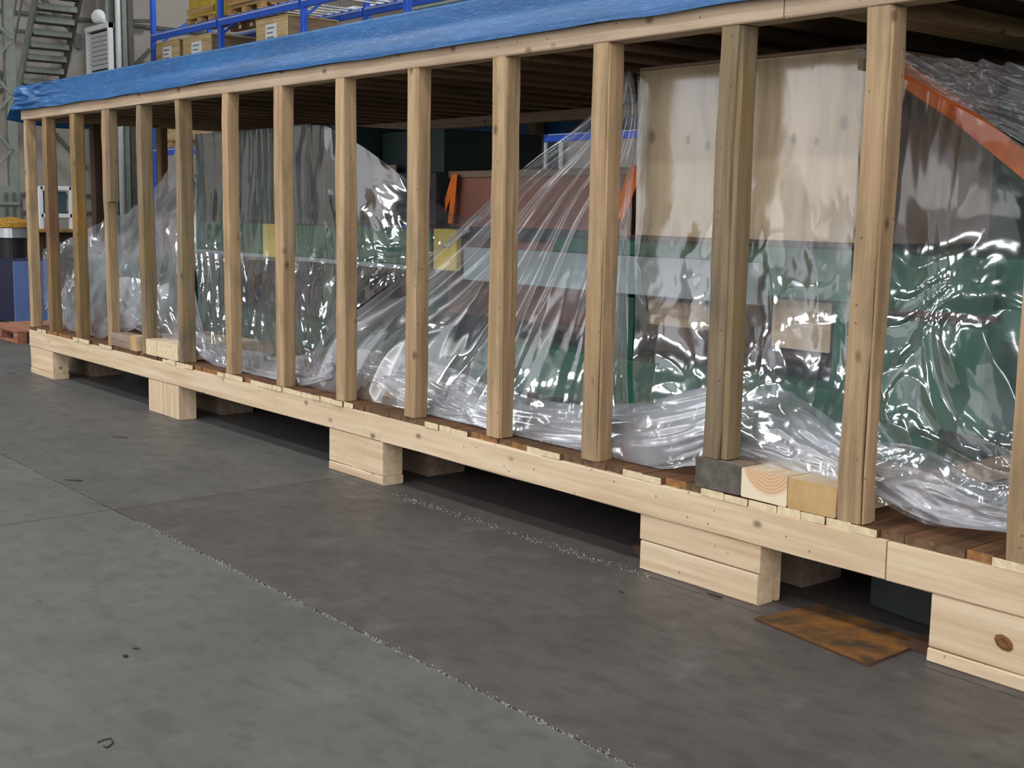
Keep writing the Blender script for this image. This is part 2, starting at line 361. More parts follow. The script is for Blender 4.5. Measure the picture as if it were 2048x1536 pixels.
# ------------------------------------------------------------------ setting: floor slabs, walls, ceiling
floor = root('floor', (0, 0, 0), kind='structure')
concA = concrete('concrete_green_grey', (108, 107, 100), (94, 94, 88), (78, 76, 74))
concB = concrete('concrete_brown_grey', (92, 88, 84), (80, 76, 73), (68, 64, 63), (84, 74, 75))
base = mk('sub_base', [(-40, -16, -.05), (16, -16, -.05), (16, 20, -.05), (-40, 20, -.05)], [(0, 1, 2, 3)], darkbit, floor)
def jitter_line(a, b, n, amp, rs):
    a = np.array(a, float); b = np.array(b, float); out = []
    d = (b - a); d /= np.linalg.norm(d); nn = np.array([-d[1], d[0]])
    for i in range(n):
        t = i / n; out.append(a + (b - a) * t + nn * (rs.uniform(-amp, amp) if 0 < i else 0))
    return out
def slab(x0, x1, y0, y1, mat, seed):
    rs = random.Random(seed); g = .0035
    x0 += g; x1 -= g; y0 += g; y1 -= g
    nx = max(4, int((x1 - x0) / .05)); ny = 12
    P = jitter_line((x0, y0), (x1, y0), nx, .0035, rs) + jitter_line((x1, y0), (x1, y1), ny, .0015, rs) + jitter_line((x1, y1), (x0, y1), nx, .0035, rs) + jitter_line((x0, y1), (x0, y0), ny, .0015, rs)
    n = len(P); V = [(p[0], p[1], 0) for p in P] + [(p[0], p[1], -.04) for p in P]
    Fc = [tuple(range(n))] + [(i, i + n, (i + 1) % n + n, (i + 1) % n) for i in range(n)]
    o = mk('floor_slab', V, Fc, mat, floor)
    return o
concC = concrete('concrete_mid_grey', (99, 98, 94), (87, 86, 83), (74, 72, 70))
ys = [(-16, -9.4), (-9.4, -5.4), (-5.4, -1.385), (-1.385, -.055), (-.055, 4.0), (4.0, 8.0), (8.0, 20)]
xs = [(-40, -25.9), (-25.9, -15.9), (-15.9, -5.9), (-5.9, 4.1), (4.1, 16)]
k = 0
for (y0, y1) in ys:
    for (x0, x1) in xs:
        slab(x0, x1, y0, y1, concA if y1 < -1 else (concC if x1 < -5 else concB), k); k += 1
# pale crumbs in the joints
def crumbs(name, y, x0, x1, n, seed, spread):
    rs = random.Random(seed); P = []
    for i in range(n):
        x = rs.uniform(x0, x1); clump = .4 + .6 * abs(math.sin(x * 3.1 + seed) * math.sin(x * 7.7))
        if rs.random() > clump: continue
        s = rs.uniform(.0015, .0065); yy = y + rs.gauss(0, spread); a = rs.random() * 3
        V = [(x + s * math.cos(a + q * 1.57) * rs.uniform(.6, 1.3), yy + s * math.sin(a + q * 1.57) * rs.uniform(.6, 1.3), -.003) for q in range(4)] + [(x, yy, s * .9)]
        P.append((V, [(0, 1, 4), (1, 2, 4), (2, 3, 4), (3, 0, 4)]))
    V, Fc = merge(P); o = mk(name, V, Fc, crumb, floor); o['kind'] = 'stuff'; return o
crumbs('joint_crumbs', -1.385, -5.6, -1.0, 1500, 3, .007)
crumbs('joint_crumbs', -.06, -5.4, -3.5, 700, 5, .02)

WX = -24.6
wall = root('wall_left', (WX, 2, 0), kind='structure')
y = -16.0
while y < 14:
    box('wall_panel', WX - .05, WX, y + .006, y + 1.094, 0, 8.6, wallM, wall, ax='Z', rings=2, jit=0, ch=.01)
    y += 1.1
for z in (1.28, 1.62, 3.55, 5.0, 6.4):
    box('wall_rail', WX, WX + .06, -16, 14, z, z + .07, steelD, wall, ax='Y', rings=2, jit=0)
wallb = root('wall_back', (-8, 13.6, 0), kind='structure')
x = WX
while x < 12:
    box('wall_panel', x + .006, x + 1.094, 13.6, 13.65, 0, 8.6, wallM, wallb, ax='Z', rings=2, jit=0, ch=.01); x += 1.1
ceil = mk('ceiling', *(lambda V: (V, [(0, 1, 2, 3), (7, 6, 5, 4), (0, 4, 5, 1), (1, 5, 6, 2), (2, 6, 7, 3), (3, 7, 4, 0)]))(
    [(WX, -9.5, 8.6), (10, -9.5, 8.6), (10, 14, 8.6), (WX, 14, 8.6), (WX, -9.5, 8.7), (10, -9.5, 8.7), (10, 14, 8.7), (WX, 14, 8.7)]), darkroof)
ceil['kind'] = 'structure'
# window in the back wall, glimpsed over the machine
def window(px0, px1, py0, py1, Y, nm):
    a = at(px0, py1, Y); b = at(px1, py0, Y)
    w = root(nm, ((a[0] + b[0]) / 2, Y, a[2]), kind='structure')
    z0, z1 = a[2], b[2]
    mk('window_pane', [(a[0], Y, z0), (b[0], Y, z0), (b[0], Y, z1), (a[0], Y, z1)], [(0, 1, 2, 3)], glassD, w)
    for f in np.linspace(0, 1, 4):
        xx = a[0] + (b[0] - a[0]) * f; box('window_frame', xx - .04, xx + .04, Y - .06, Y, z0, z1, whiteM, w, ax='Z', rings=2, jit=0)
    for zz in (z0, z1): box('window_frame', a[0], b[0], Y - .05, Y, zz - .04, zz + .04, whiteM, w, ax='X', rings=2, jit=0)
window(1032, 1125, 258, 345, 13.5, 'window_1')

# ------------------------------------------------------------------ steel column, bracing, stair, louvre on the left
def prism(px0, px1, X, z0, z1, mat, name, parent, d=.1):
    a = atX(px0, 200, X); b = atX(px1, 200, X)
    return box(name, X - d, X, a[1], b[1], z0, z1, mat, parent, ax='Z', rings=2, jit=0, ch=.01)
colr = root('steel_column', atX(243, 500, -24) * [1, 1, 0], 'grey green steel column with pale pipe beside the louvre, by the blue rack', 'column')
prism(216, 232, -24.0, 0, 8.6, steelG, 'flange', colr, .3)
prism(232, 252, -24.2, 0, 8.6, steelD, 'web', colr, .08)
prism(248, 258, -23.95, 0, 8.6, steelG, 'flange', colr, .3)
prism(259, 271, -24.1, 0, 8.6, steelD, 'channel', colr, .1)
pc = atX(242, 300, -23.85)
mk('pipe', *lathe([(.055, 0), (.055, 8.6)], (pc[0], pc[1], 0), 12), whiteM, colr, smooth=True)
mast = root('lattice_mast', atX(24, 600, -22) * [1, 1, 0], 'tall grey green steel mast in front of the stairs at far left', 'mast')
prism(15, 34, -22.0, 0, 8.6, steelG, 'post', mast, .16)
prism(-34, -20, -22.0, 0, 8.6, steelG, 'post', mast, .16)
for i in range(7):
    a = atX(24, 520 - i * 110, -22.0); b = atX(-27, 465 - i * 110, -22.0); c = atX(24, 410 - i * 110, -22.0)
    bar('lattice_bar', a, b, .05, .05, steelG, mast, rings=2, jit=0); bar('lattice_bar', b, c, .05, .05, steelG, mast, rings=2, jit=0)
brc = root('wall_bracing', atX(160, 85, -24.3), 'grey diagonal wind bracing meeting at a plate on the pale hall wall', 'bracing')
def brace(x0, y0, x1, y1, w=.1, X=-24.35, m=None):
    bar('brace', atX(x0, y0, X), atX(x1, y1, X), .05, w, m or steelD, brc, rings=2, jit=0)
brace(70, -20, 162, 82); brace(20, 60, 162, 78, .07); brace(162, 95, 36, 184, .07, m=steelG); brace(-20, 40, 16, 75, .09)
brace(-10, 160, 18, 132, .07); brace(100, 258, 175, 338, .08); brace(300, 100, 270, 130, .08); brace(300, 42, 268, 42, .07)
a = atX(148, 66, -24.3); b = atX(164, 98, -24.3)
box('gusset_plate', -24.33, -24.29, a[1], b[1], b[2], a[2], steelD, brc, ax='Z', rings=2, jit=0)
st = root('steel_stair', (-24, 4.1, 2.9), 'steel stair flight seen from below behind the mast at upper left', 'stairs')
N = 12
for i in range(N):
    X = -24.2 + i * .15; z = 3.05 + i * .205
    box('tread', X - .12, X + .12, 4.16, 4.84, z - .03, z + .01, steelD, st, ax='Y', rings=2, jit=0)
    box('tread_edge', X + .12, X + .14, 4.16, 4.84, z - .02, z + .085, steelG, st, ax='Y', rings=2, jit=0)
for yy, m in ((4.12, steelG), (4.88, steelD)):
    bar('stringer', (-24.5, yy, 2.66), (-24.2 + N * .15, yy, 3.07 + N * .205), .05, .2, m, st, rings=2, jit=0)
for dz in (.55, 1.0):
    bar('handrail', (-24.5, 4.02, 2.66 + dz), (-24.2 + N * .15, 4.02, 3.07 + N * .205 + dz), .035, .035, steelG, st, rings=2, jit=0)
lv = root('louvre_unit', at(193, 150, 4.9), 'pale grey louvred air unit hanging beside the steel column', 'air vent')
A = at(170, 55, 4.9); B = at(216, 45, 4.9); z1 = (A[2] + B[2]) / 2; z0 = at(175, 158, 4.9)[2]
x0, x1 = A[0], B[0]
box('back_panel', x0, x1, 4.98, 5.0, z0, z1, tealD, lv, ax='Z', rings=2, jit=0)
for (a_, b_) in ((x0, x0 + .06), (x1 - .06, x1)): box('side_frame', a_, b_, 4.9, 5.0, z0, z1, whiteM, lv, ax='Z', rings=2, jit=0)
for (a_, b_) in ((z0, z0 + .09), (z1 - .09, z1)): box('end_frame', x0, x1, 4.89, 5.0, a_, b_, whiteM, lv, ax='X', rings=2, jit=0)
for i in range(8):
    z = z0 + .17 + i * (z1 - z0 - .32) / 7.2
    bar('louvre_slat', (x0 + .06, 4.945, z), (x1 - .06, 4.945, z), .012, .075, whiteM, lv, up=(0, -.75, .66), rings=2, jit=0)
p = at(203, 32, 5.0)
sh = mk('wall_lamp', *lathe([(.03, 0), (.04, .06), (.13, .3), (.12, .3), (.03, .06)], (p[0], p[1], p[2] - .2), 16), whiteM)
sh.rotation_euler = (0, math.radians(-70), 0)
tag(sh, 'small white cone lamp above the louvred air unit', 'lamp')

# ------------------------------------------------------------------ pallet rack with its load
RY = 6.0
rk = root('pallet_rack', (-18, RY, 0), 'blue steel pallet rack standing behind the crate under the hall roof', 'rack')
UX = [-22.12, -19.45, -16.75, -14.05, -11.35, -8.65]
for x in UX:
    for yy in (RY, RY + 1.1): box('upright', x - .05, x + .05, yy - .04, yy + .04, 0, 6.2, blueR, rk, ax='Z', rings=2, jit=0)
    for zz in np.arange(.3, 5.6, 1.0): bar('rack_brace', (x, RY, zz), (x, RY + 1.1, zz + .9), .03, .04, blueR, rk, rings=2, jit=0)
for i in range(len(UX) - 1):
    for z in (2.52, 4.56):
        for yy in (RY, RY + 1.1):
            bm_ = box('load_beam', UX[i] + .05, UX[i + 1] - .05, yy - .06, yy - .01, z - .13, z, blueR, rk, ax='X', rings=2, jit=0)
            box('beam_lip', UX[i] + .05, UX[i + 1] - .05, yy - .075, yy - .06, z - .05, z - .02, paleblue, bm_, ax='X', rings=2, jit=0, ch=.003)
for i in (1, 2):
    for q in range(9 if i == 1 else 5):
        x = UX[i] + .35 + q * .24; box('deck_light_bar', x, x + .07, RY - .0, RY + 1.1, 4.563, 4.585, whiteM, rk, ax='Y', rings=2, jit=0)  # shelf slats, white standing in for roof light seen through the decking
def pallet(x0, x1, y0, y1, z, mat, label, group=None):
    r = root('pallet', ((x0 + x1) / 2, (y0 + y1) / 2, z), label, 'pallet', group)
    for yy in (y0 + .05, (y0 + y1) / 2, y1 - .05):
        for xx in (x0 + .07, (x0 + x1) / 2, x1 - .07):
            box('pallet_block', xx - .07, xx + .07, yy - .05, yy + .05, z + .022, z + .105, mat, r, ax='X', rings=2)
        box('bottom_board', x0, x1, yy - .05, yy + .05, z, z + .02, mat, r, ax='X', rings=2, ch=.003)
    for q in range(6):
        yy = y0 + .055 + q * (y1 - y0 - .11) / 5
        box('top_board', x0, x1, yy - .055, yy + .055, z + .107, z + .13, mat, r, ax='X', rings=2, ch=.003)
    return r
def wood_case(px0, px1, z0, ztop, label, deep=.9, Y=RY + .02):
    a = at(px0, 100, Y); b = at(px1, 100, Y)
    r = root('wooden_case', ((a[0] + b[0]) / 2, Y, z0), label, 'box')
    x0, x1 = a[0], b[0]
    box('case_body', x0 + .01, x1 - .01, Y + .015, Y + deep, z0, ztop - .02, crateS, r, ax='Z', rings=2)
    n = 3; hh = (ztop - z0) / n
    for i in range(n): box('front_board', x0, x1, Y, Y + .02, z0 + i * hh + .004, z0 + (i + 1) * hh - .004, crateM, r, ax='X', rings=2, ch=.003)
    box('lid', x0 - .01, x1 + .01, Y - .01, Y + deep + .01, ztop - .02, ztop, crateM, r, ax='X', rings=2, ch=.003)
    w = x1 - x0; zc = ztop - .30; hh = .2
    pl = box('paper_label', x0 + w * .32, x0 + w * .68, Y - .006, Y - .001, zc - hh, zc + hh, paper, r, ax='Z', rings=2, jit=0, ch=.001)
    for q in range(5):
        zz = zc + hh - .07 - q * .07
        box('printed_line', x0 + w * .37, x0 + w * (.6 - .04 * (q % 2)), Y - .009, Y - .0065, zz, zz + .02, ink, pl, ax='X', rings=2, jit=0, ch=.0005)
    return r
pt = .13
for (p0, p1, zt, lb) in ((312, 358, 4.40, 'pale wooden case with paper label, leftmost on the rack by the end upright'),
                          (366, 422, 4.38, 'pale wooden case with paper label, second along beside the second rack upright'),
                          (513, 574, 4.41, 'large pale wooden case with paper label standing between second and third rack uprights')):
    a = at(p0, 100, RY); b = at(p1, 100, RY)
    pallet(a[0], b[0], RY + .02, RY + .95, 2.525, palletM, 'pallet under the ' + lb.replace('pale wooden ', '').replace('large ', ''))
    wood_case(p0, p1, 2.525 + pt, zt, lb)
a = at(640, 60, RY)
r = root('long_wooden_case', (a[0] + .6, RY, 2.52), 'long brown wooden case lying behind the third rack upright', 'box')
box('case_body', a[0] - .38, a[0] + 1.9, RY + .1, RY + .95, 2.525, 4.06, crateS, r, ax='X', rings=2)
for q in range(3): box('case_batten', a[0] - .3 + q * 1.0, a[0] - .2 + q * 1.0, RY + .075, RY + .1, 2.525, 4.06, crateM, r, ax='Z', rings=2)
for (p0, p1, lb, m) in ((370, 421, 'pallet with yellow covered load above the labelled cases', palletM), (452, 520, 'second pallet on the upper rack beam right of the yellow covered load', palletM)):
    a = at(p0, 10, RY); b = at(p1, 10, RY)
    pallet(a[0], b[0], RY + .02, RY + .95, 4.565, m, lb)
    r = root('covered_load', ((a[0] + b[0]) / 2, RY + .5, 4.70), ('yellow' if p0 == 370 else 'brown') + ' covered load on the upper rack pallet ' + ('near the rack end' if p0 == 370 else 'by the second upright'), 'goods')
    box('load_body', a[0] + .03, b[0] - .03, RY + .05, RY + .9, 4.70, 5.5, yellowP if p0 == 370 else crateS, r, ax='Z', rings=3, jit=.01, ch=.04)
    box('load_board', a[0], b[0], RY + .03, RY + .05, 4.74, 4.84, palletM, r, ax='X', rings=2)
# pallets glimpsed below the roof edge
a = at(325, 270, RY); b = at(400, 270, RY)
if False: pallet(at(500, 240, RY)[0], at(545, 240, RY)[0], RY + .0, RY + .9, 2.525, palletM, 'pallet glimpsed over the film wrapped cabinets through the crate')
# tube lamps beyond the rack
for i, (p0, p1, y0, y1) in enumerate(((664, 718, 36, 25), (734, 783, 24, 12))):
    a = at(p0, y0, 9.5); b = at(p1, y1, 9.5)
    r = root('tube_lamp', (a + b) / 2, ('left' if i == 0 else 'right') + ' one of two glowing tube lamps seen between the rack uprights', 'lamp')
    zz = (a[2] + b[2]) / 2
    bar('tube', (a[0], 9.5, zz), (b[0], 9.5, zz), .09, .09, lampM, r, rings=2, jit=0, ch=.02)
    bar('housing', (a[0], 9.5, zz + .08), (b[0], 9.5, zz + .08), .2, .06, whiteM, r, rings=2, jit=0)
    for q in (a[0] + .3, b[0] - .3): box('hanger', q - .01, q + .01, 9.49, 9.51, zz + .1, 8.6, steelD, r, ax='Z', rings=2, jit=0)
a = at(817, 10, 9.0)
r = root('shelf_frame', (a[0], 9, 0), 'pale metal shelving frame standing right of the last visible rack upright', 'shelf')
for q in (0, 2.2): box('frame_post', a[0] + q, a[0] + q + .1, 9.0, 9.1, 0, 6.5, whiteM, r, ax='Z', rings=2, jit=0)
for z in (1.4, 2.4, 3.4, 4.4, 4.9, 5.4): box('frame_shelf', a[0] + .1, a[0] + 2.2, 9.0, 9.5, z, z + .06, steelG, r, ax='X', rings=2, jit=0)

# ------------------------------------------------------------------ left: cabinet, brush, pallet, table, chair frame
g1 = atZ(30, 651); g2 = atZ(48, 645)
cb = root('blue_cabinet', g1, 'dark blue floor cabinet with lighter blue side beyond the crate end', 'cabinet')
zc = .80
box('cabinet_body', g1[0] - 1.3, g1[0], g1[1], g2[1] + .3, .02, zc, navyC, cb, ax='Z', rings=2, jit=0)
box('side_panel', g1[0] + .001, g1[0] + .02, g1[1], g2[1] + .3, .02, zc - .01, bluC, cb, ax='Z', rings=2, jit=0)
box('cabinet_base', g1[0] - 1.25, g1[0] - .03, g1[1] + .03, g2[1] + .25, 0, .02, blackM, cb, ax='X', rings=2, jit=0)
c = at(25, 520, g1[1] + .25); r_ = (at(38, 500, g1[1] + .25)[0] - at(13, 500, g1[1] + .25)[0]) * .5 * .9 * .8
zt = at(25, 475, c[1])[2]; zs = at(25, 456, c[1])[2]; zb = at(25, 434, c[1])[2]
bs = root('round_brush', (c[0], c[1], zc), 'black canister with silver band and yellow bristle top standing on the blue cabinet', 'brush')
mk('canister', *lathe([(r_ * .9, zc), (r_ * .9, zt)], (c[0], c[1], 0)), blackM, bs, smooth=False)
mk('silver_band', *lathe([(r_ * .9, zt), (r_ * 1.12, zt), (r_ * 1.12, zs), (r_ * .9, zs)], (c[0], c[1], 0)), silver, bs)
mk('bristles', *lathe([(r_ * 1.05, zs), (r_ * 1.4, zs + .01), (r_ * 1.3, zs + (zb - zs) * .5), (r_ * .8, zs + (zb - zs) * .85), (r_ * .2, zb)], (c[0], c[1], 0)), brist, bs)
g = atZ(45, 687)
pallet(g[0] - 1.2, g[0], g[1] - .05, g[1] + .75, 0, palletR, 'reddish wooden pallet on the floor beyond the left crate end')
tb = atX(80, 470, -18.5)
r = root('work_table', (-18.5, tb[1] + .4, 0), 'dark work table with yellowish top behind the first crate posts', 'table')
tz = atX(110, 458, -18.5)[2]
box('table_top', -19.3, -18.4, tb[1] - .6, tb[1] + 1.0, tz - .05, tz, postY, r, ax='Y', rings=2)
for dx in (-19.2, -18.5):
    for dy in (tb[1] - .5, tb[1] + .9): box('leg', dx - .04, dx + .04, dy - .04, dy + .04, 0, tz - .05, steelD, r, ax='Z', rings=2)
box('drawer_unit', -19.15, -18.55, tb[1] - .45, tb[1] + .85, .25, tz - .06, darkW, r, ax='Y', rings=2)
r = root('white_frame', (-18.7, tb[1] + .3, tz), 'white tubular frame with dark screen standing on the work table', 'frame')
a = atX(80, 372, -18.6); b = atX(143, 450, -18.6); d_ = atX(110, 432, -18.6)
for yy in (a[1], b[1]): box('frame_post', -18.63, -18.57, yy - .03, yy + .03, tz, a[2], whiteM, r, ax='Z', rings=2, jit=0)
for zz in (a[2] - .03, d_[2]): box('frame_rail', -18.63, -18.57, a[1], b[1], zz - .025, zz + .035, whiteM, r, ax='Y', rings=2, jit=0)
box('screen', -18.66, -18.64, a[1] + .05, b[1] - .05, d_[2] + .04, a[2] - .07, teal, r, ax='Y', rings=2, jit=0)
a = atX(2, 372, -20.5); b = atX(40, 440, -20.5)
r = root('machine_housing', (-20.6, (a[1] + b[1]) / 2, 0), 'grey green machine housing with vertical ribs behind the round brush', 'machine')
box('housing_body', -21.2, -20.5, a[1] - .5, b[1], 0, a[2], steelG, r, ax='Z', rings=2, jit=0)
for q in range(4): box('rib', -20.5, -20.46, a[1] + .05 + q * .12, a[1] + .08 + q * .12, 0.1, a[2] - .1, steelD, r, ax='Z', rings=2, jit=0)
box('top_rail', -20.55, -20.45, a[1] - .5, b[1], a[2] - .3, a[2] - .25, steelG, r, ax='Y', rings=2, jit=0)

# ------------------------------------------------------------------ the crate
X0, X1, DP = -11.25, 0.3, 3.0
crate = root('shipping_crate', (-5.5, 1.5, 0), 'very long open wooden shipping crate of rough posts on block skids', 'crate')
ZB0, ZB1, ZD = .243, .385, .415
ZR0, ZR1 = 2.208, 2.292
def skid_row(y0, y1, mat, segs):
    for (a, b, dy) in segs: box('skid_beam', a, b, y0 + dy, y1 + dy, ZB0, ZB1, mat, crate, ax='X', rings=10, jit=.0025, ch=.004)
skid_row(-.005, .12, pineX, [(X0 + .03, -5.60, 0), (-5.595, -2.42, -.004), (-2.415, X1, 0)])
# thin runner under the front beam (dark edge seen from the side)
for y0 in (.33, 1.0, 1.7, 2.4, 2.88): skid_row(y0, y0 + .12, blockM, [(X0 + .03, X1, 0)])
FB = [(-11.214, -10.659), (-8.674, -8.160), (-6.14, -5.584), (-3.62, -2.974), (-2.237, -1.55), (-.6, .05)]
for i, (a, b) in enumerate(FB):
    if i == 3:
        box('skid_block', a, b, 0, .10, .128, ZB0 - .002, pineX, crate, ax='X', rings=5)
        box('skid_block', a + .004, b - .008, .002, .10, 0, .125, pineX, crate, ax='X', rings=5)
        box('skid_board', a + .01, b - .004, .103, .135, 0.002, ZB0 - .003, whiteM if False else pineX, crate, ax='X', rings=3)
    else:
        box('skid_block', a, b, .0, .13, .052 if i != 1 else 0, ZB0 - .002, pineX if i != 1 else pineZ, crate, ax='X', rings=5)
        if i != 1: box('runner_board', a - .003, b + .003, -.002, .132, 0, .05, pineX, crate, ax='X', rings=3)
for y0 in (.33, 1.0, 1.7, 2.4):
    for (a, b) in FB:
        if y0 == .33: b2 = b - .05 if a > -11 else b - .02
        else: b2 = b
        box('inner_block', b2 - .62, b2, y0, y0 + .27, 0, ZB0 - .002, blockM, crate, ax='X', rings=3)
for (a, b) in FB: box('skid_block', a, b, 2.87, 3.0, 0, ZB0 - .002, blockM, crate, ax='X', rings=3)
# the knot hole scar on the nearest block
q = at(2008, 1285, -.0)
mk('bark_knot', *lathe([(.028, 0), (.03, .004), (.018, .007), (.006, .004)], (0, 0, 0), 9), rust, crate, origin=(0, 0, 0))
kn = bpy.data.objects['bark_knot']; kn.location = (q - WL[crate.name] + [0, .001, 0]).tolist(); kn.rotation_euler = (math.radians(90), .4, 0); kn.scale = (1.15, .8, 1)

# deck planks
x = X0; rs = random.Random(11); pend = 0; cur = 0
while x < X1:
    w = rs.choice((.10, .11, .12, .14)); x2 = min(x + w, X1)
    if pend <= 0: cur = rs.choice((0, 1, 0, 2)); pend = rs.choice((1, 2, 3))
    pend -= 1
    y0 = -.008 + rs.uniform(-.004, .006) if cur == 0 else .004 + rs.uniform(0, .012)
    zt = ZD + rs.uniform(-.002, .002)
    box('deck_plank', x + .0015, x2 - .0015, y0, DP, ZB1 + .001, zt, deckY, crate, ax='Y', endmat=(endP, endB, endD)[cur], rings=4, jit=.001, ch=.0025)
    x = x2
# posts: left edge, front width, depth, material, bottom z, lean at top
PS = [(-11.20, .075, .085, postZ), (-10.73, .085, .088, postR), (-10.10, .10, .085, postY), (-9.437, .075, .075, postZ), (-8.79, .08, .095, postG),
      (-8.144, .07, .1, postG), (-7.44, .08, .085, postZ), (-6.766, .095, .088, postZ), (-6.067, .09, .088, postZ), (-5.379, .095, .086, postZ),
      (-4.682, .10, .095, postZ), (-3.995, .095, .10, postZ), (-3.284, .085, .10, postG), (-2.63, .095, .10, postZ), (-1.99, .095, .10, postZ), (-1.33, .095, .1, postZ), (-.66, .095, .1, postZ)]
TI = {3: [0, 1], 4: [1]}
for i, (xl, w, d, m) in enumerate(PS):
    zb = ZD + .001
    if i == 12: zb = .542
    zt = ZR0 - .001
    sl = (0.006, -.004, .004, -.006, .005, -.003, .004, .003, -.004, .012, .006, .014, .02, .012, .0, 0, 0)[i]
    V, Fc = timber_geo((xl + w / 2 - sl / 2, d / 2, zb), (xl + w / 2 + sl / 2, d / 2, zt), w, d, (0, 1, 0), rings=12, ch=.006, jit=.0028, warp=.004)
    mk('post', V, Fc, m, crate)
    if i in (10, 11, 13):  # waney strip proud of the corner
        V, Fc = timber_geo((xl + w + .004, .03, zb + .002), (xl + w + .004 + sl / 2, .03, zt - .01), .012, .052, (0, 1, 0), rings=10, ch=.003, jit=.002)
        mk('post_strip', V, Fc, postZ, crate)
box('post_strip', -3.205, -3.175, .012, .10, .543, ZR0 - .002, postG, crate, ax='Z', rings=9, jit=.002)
box('post_scab', -9.358, -9.30, .0, .07, 1.52, ZR0 - .002, postG, crate, ax='Z', rings=5)
# top rail, rear rail and end rails
box('top_rail', X0 + .02, -2.98, -.004, .10, ZR0, ZR1, railX, crate, ax='X', rings=14, jit=.002)
box('top_rail', -2.975, X1, -.002, .10, ZR0 + .001, ZR1, railX, crate, ax='X', rings=6, jit=.002)
box('top_rail', X0 + .02, X1, DP - .1, DP, ZR0, ZR1, railX, crate, ax='X', rings=6, jit=.002)
box('end_rail', X0 + .02, X0 + .12, .1, DP - .1, ZR0, ZR1, inY, crate, ax='Y', rings=4)
for xx in (-10.6, -9.3, -7.85, -6.6, -5.3, -4.0, -2.7, -1.4): box('rear_post', xx, xx + .09, DP - .1, DP, ZD, ZR0, postG, crate, ax='Z', rings=4)
for (ya, yb, m) in ((.59, .69, darkW), (1.22, 1.29, postR), (1.95, 2.03, postR), (2.55, 2.63, postG), (2.9, 3.0, postG)):
    box('end_post', X0 + .02, X0 + .12, ya, yb, ZD, ZR0 - .001, m, crate, ax='Z', rings=5)
# roof joists and boards
jx = X0 + .16; i = 0
while jx < X1 - .1:
    box('roof_joist', jx, jx + .10, .002, DP, ZR1 + .001, ZR1 + .10, inY, crate, ax='Y', rings=4, jit=.002); jx += .345; i += 1
for xx in (-2.87, -2.24, -1.5):
    box('cross_beam', xx, xx + .22, .101, DP - .1, ZR0 + .01, ZR1, inY, crate, ax='Y', rings=4, jit=.002)
for q in range(15):
    y0 = .005 + q * .2; box('roof_board', X0 + .02, X1, y0 + .002, y0 + .196, ZR1 + .102, ZR1 + .125, inX, crate, ax='X', rings=4, jit=.001, ch=.003)
# load bearing timbers lying across the deck
def cross_timber(xa, xb, z1, em, label, body=None):
    o = box('cross_timber', xa, xb, -.004, 2.8, ZD + .003, z1, body or pineY, None, ax='Y', endmat=em, rings=5, jit=.0015)
    return tag(o, label, 'timber', 'timbers under the machine')
cross_timber(-3.318, -3.084, .537, greyEnd, 'squared timber with dark grey end under the stained post', blockM)
cross_timber(-3.080, -2.860, .533, ringEnd, 'squared timber with pale growth ring end beside the grey ended one')
cross_timber(-2.856, -2.640, .533, yellEnd, 'squared timber with yellow sawn end against the thick post')
o = tag(box('packing_block', -9.36, -9.0, .0, .12, ZD + .002, .52, blockM, None, ax='X', rings=3), 'grey weathered packing block on the deck beside the fourth post', 'block', 'timbers under the machine')
cross_timber(-8.985, -8.87, .53, yellEnd, 'narrow timber with yellowish end just left of the fifth post')
cross_timber(-8.695, -8.51, .53, endP, 'timber with cracked pale end just right of the fifth post')
cross_timber(-8.50, -8.155, .535, endP, 'broad timber with mottled pale end touching the sixth post')
for (xa, xb, w_) in ((-6.3, -6.08, 'behind the ninth post'),):
    V, Fc = timber_geo(((xa + xb) / 2 + .25, .3, .46), ((xa + xb) / 2 + .25, 2.6, .46), .22, .085)
    tag(mk('cross_timber', V, Fc, [pineY]), 'pale timber lying on the deck ' + w_ + ' under the film', 'timber', 'timbers under the machine')

# ------------------------------------------------------------------ numpy noise for cloth-like sheets
def perlin(x, y, seed):
    r = np.random.RandomState(seed); P = r.permutation(256); P = np.concatenate([P, P]); G = r.randn(256, 2); G /= np.linalg.norm(G, axis=1)[:, None]
    xi = np.floor(x).astype(int); yi = np.floor(y).astype(int); xf = x - xi; yf = y - yi
    f = lambda t: t * t * t * (t * (t * 6 - 15) + 10)
    def g(i, j):
        h = P[(P[(xi + i) & 255] + yi + j) & 255]; gg = G[h]; return gg[..., 0] * (xf - i) + gg[..., 1] * (yf - j)
    u, v = f(xf), f(yf)
    return (g(0, 0) * (1 - u) + g(1, 0) * u) * (1 - v) + (g(0, 1) * (1 - u) + g(1, 1) * u) * v
def cr(P, n):
    """Catmull-Rom along axis 0"""
    P = np.asarray(P, float); m = len(P); t = np.linspace(0, m - 1, n); i = np.minimum(t.astype(int), m - 2); f = (t - i)
    Q = np.concatenate([[2 * P[0] - P[1]], P, [2 * P[-1] - P[-2]]]); f = f.reshape((-1,) + (1,) * (P.ndim - 1))
    a, b, c, d = Q[i], Q[i + 1], Q[i + 2], Q[i + 3]
    return .5 * (2 * b + (c - a) * f + (2 * a - 5 * b + 4 * c - d) * f ** 2 + (3 * b - a - 3 * c + d) * f ** 3)
def grid_faces(nu, nv):
    idx = np.arange(nu * nv).reshape(nv, nu)
    return np.stack([idx[:-1, :-1], idx[:-1, 1:], idx[1:, 1:], idx[1:, :-1]], -1).reshape(-1, 4).tolist()
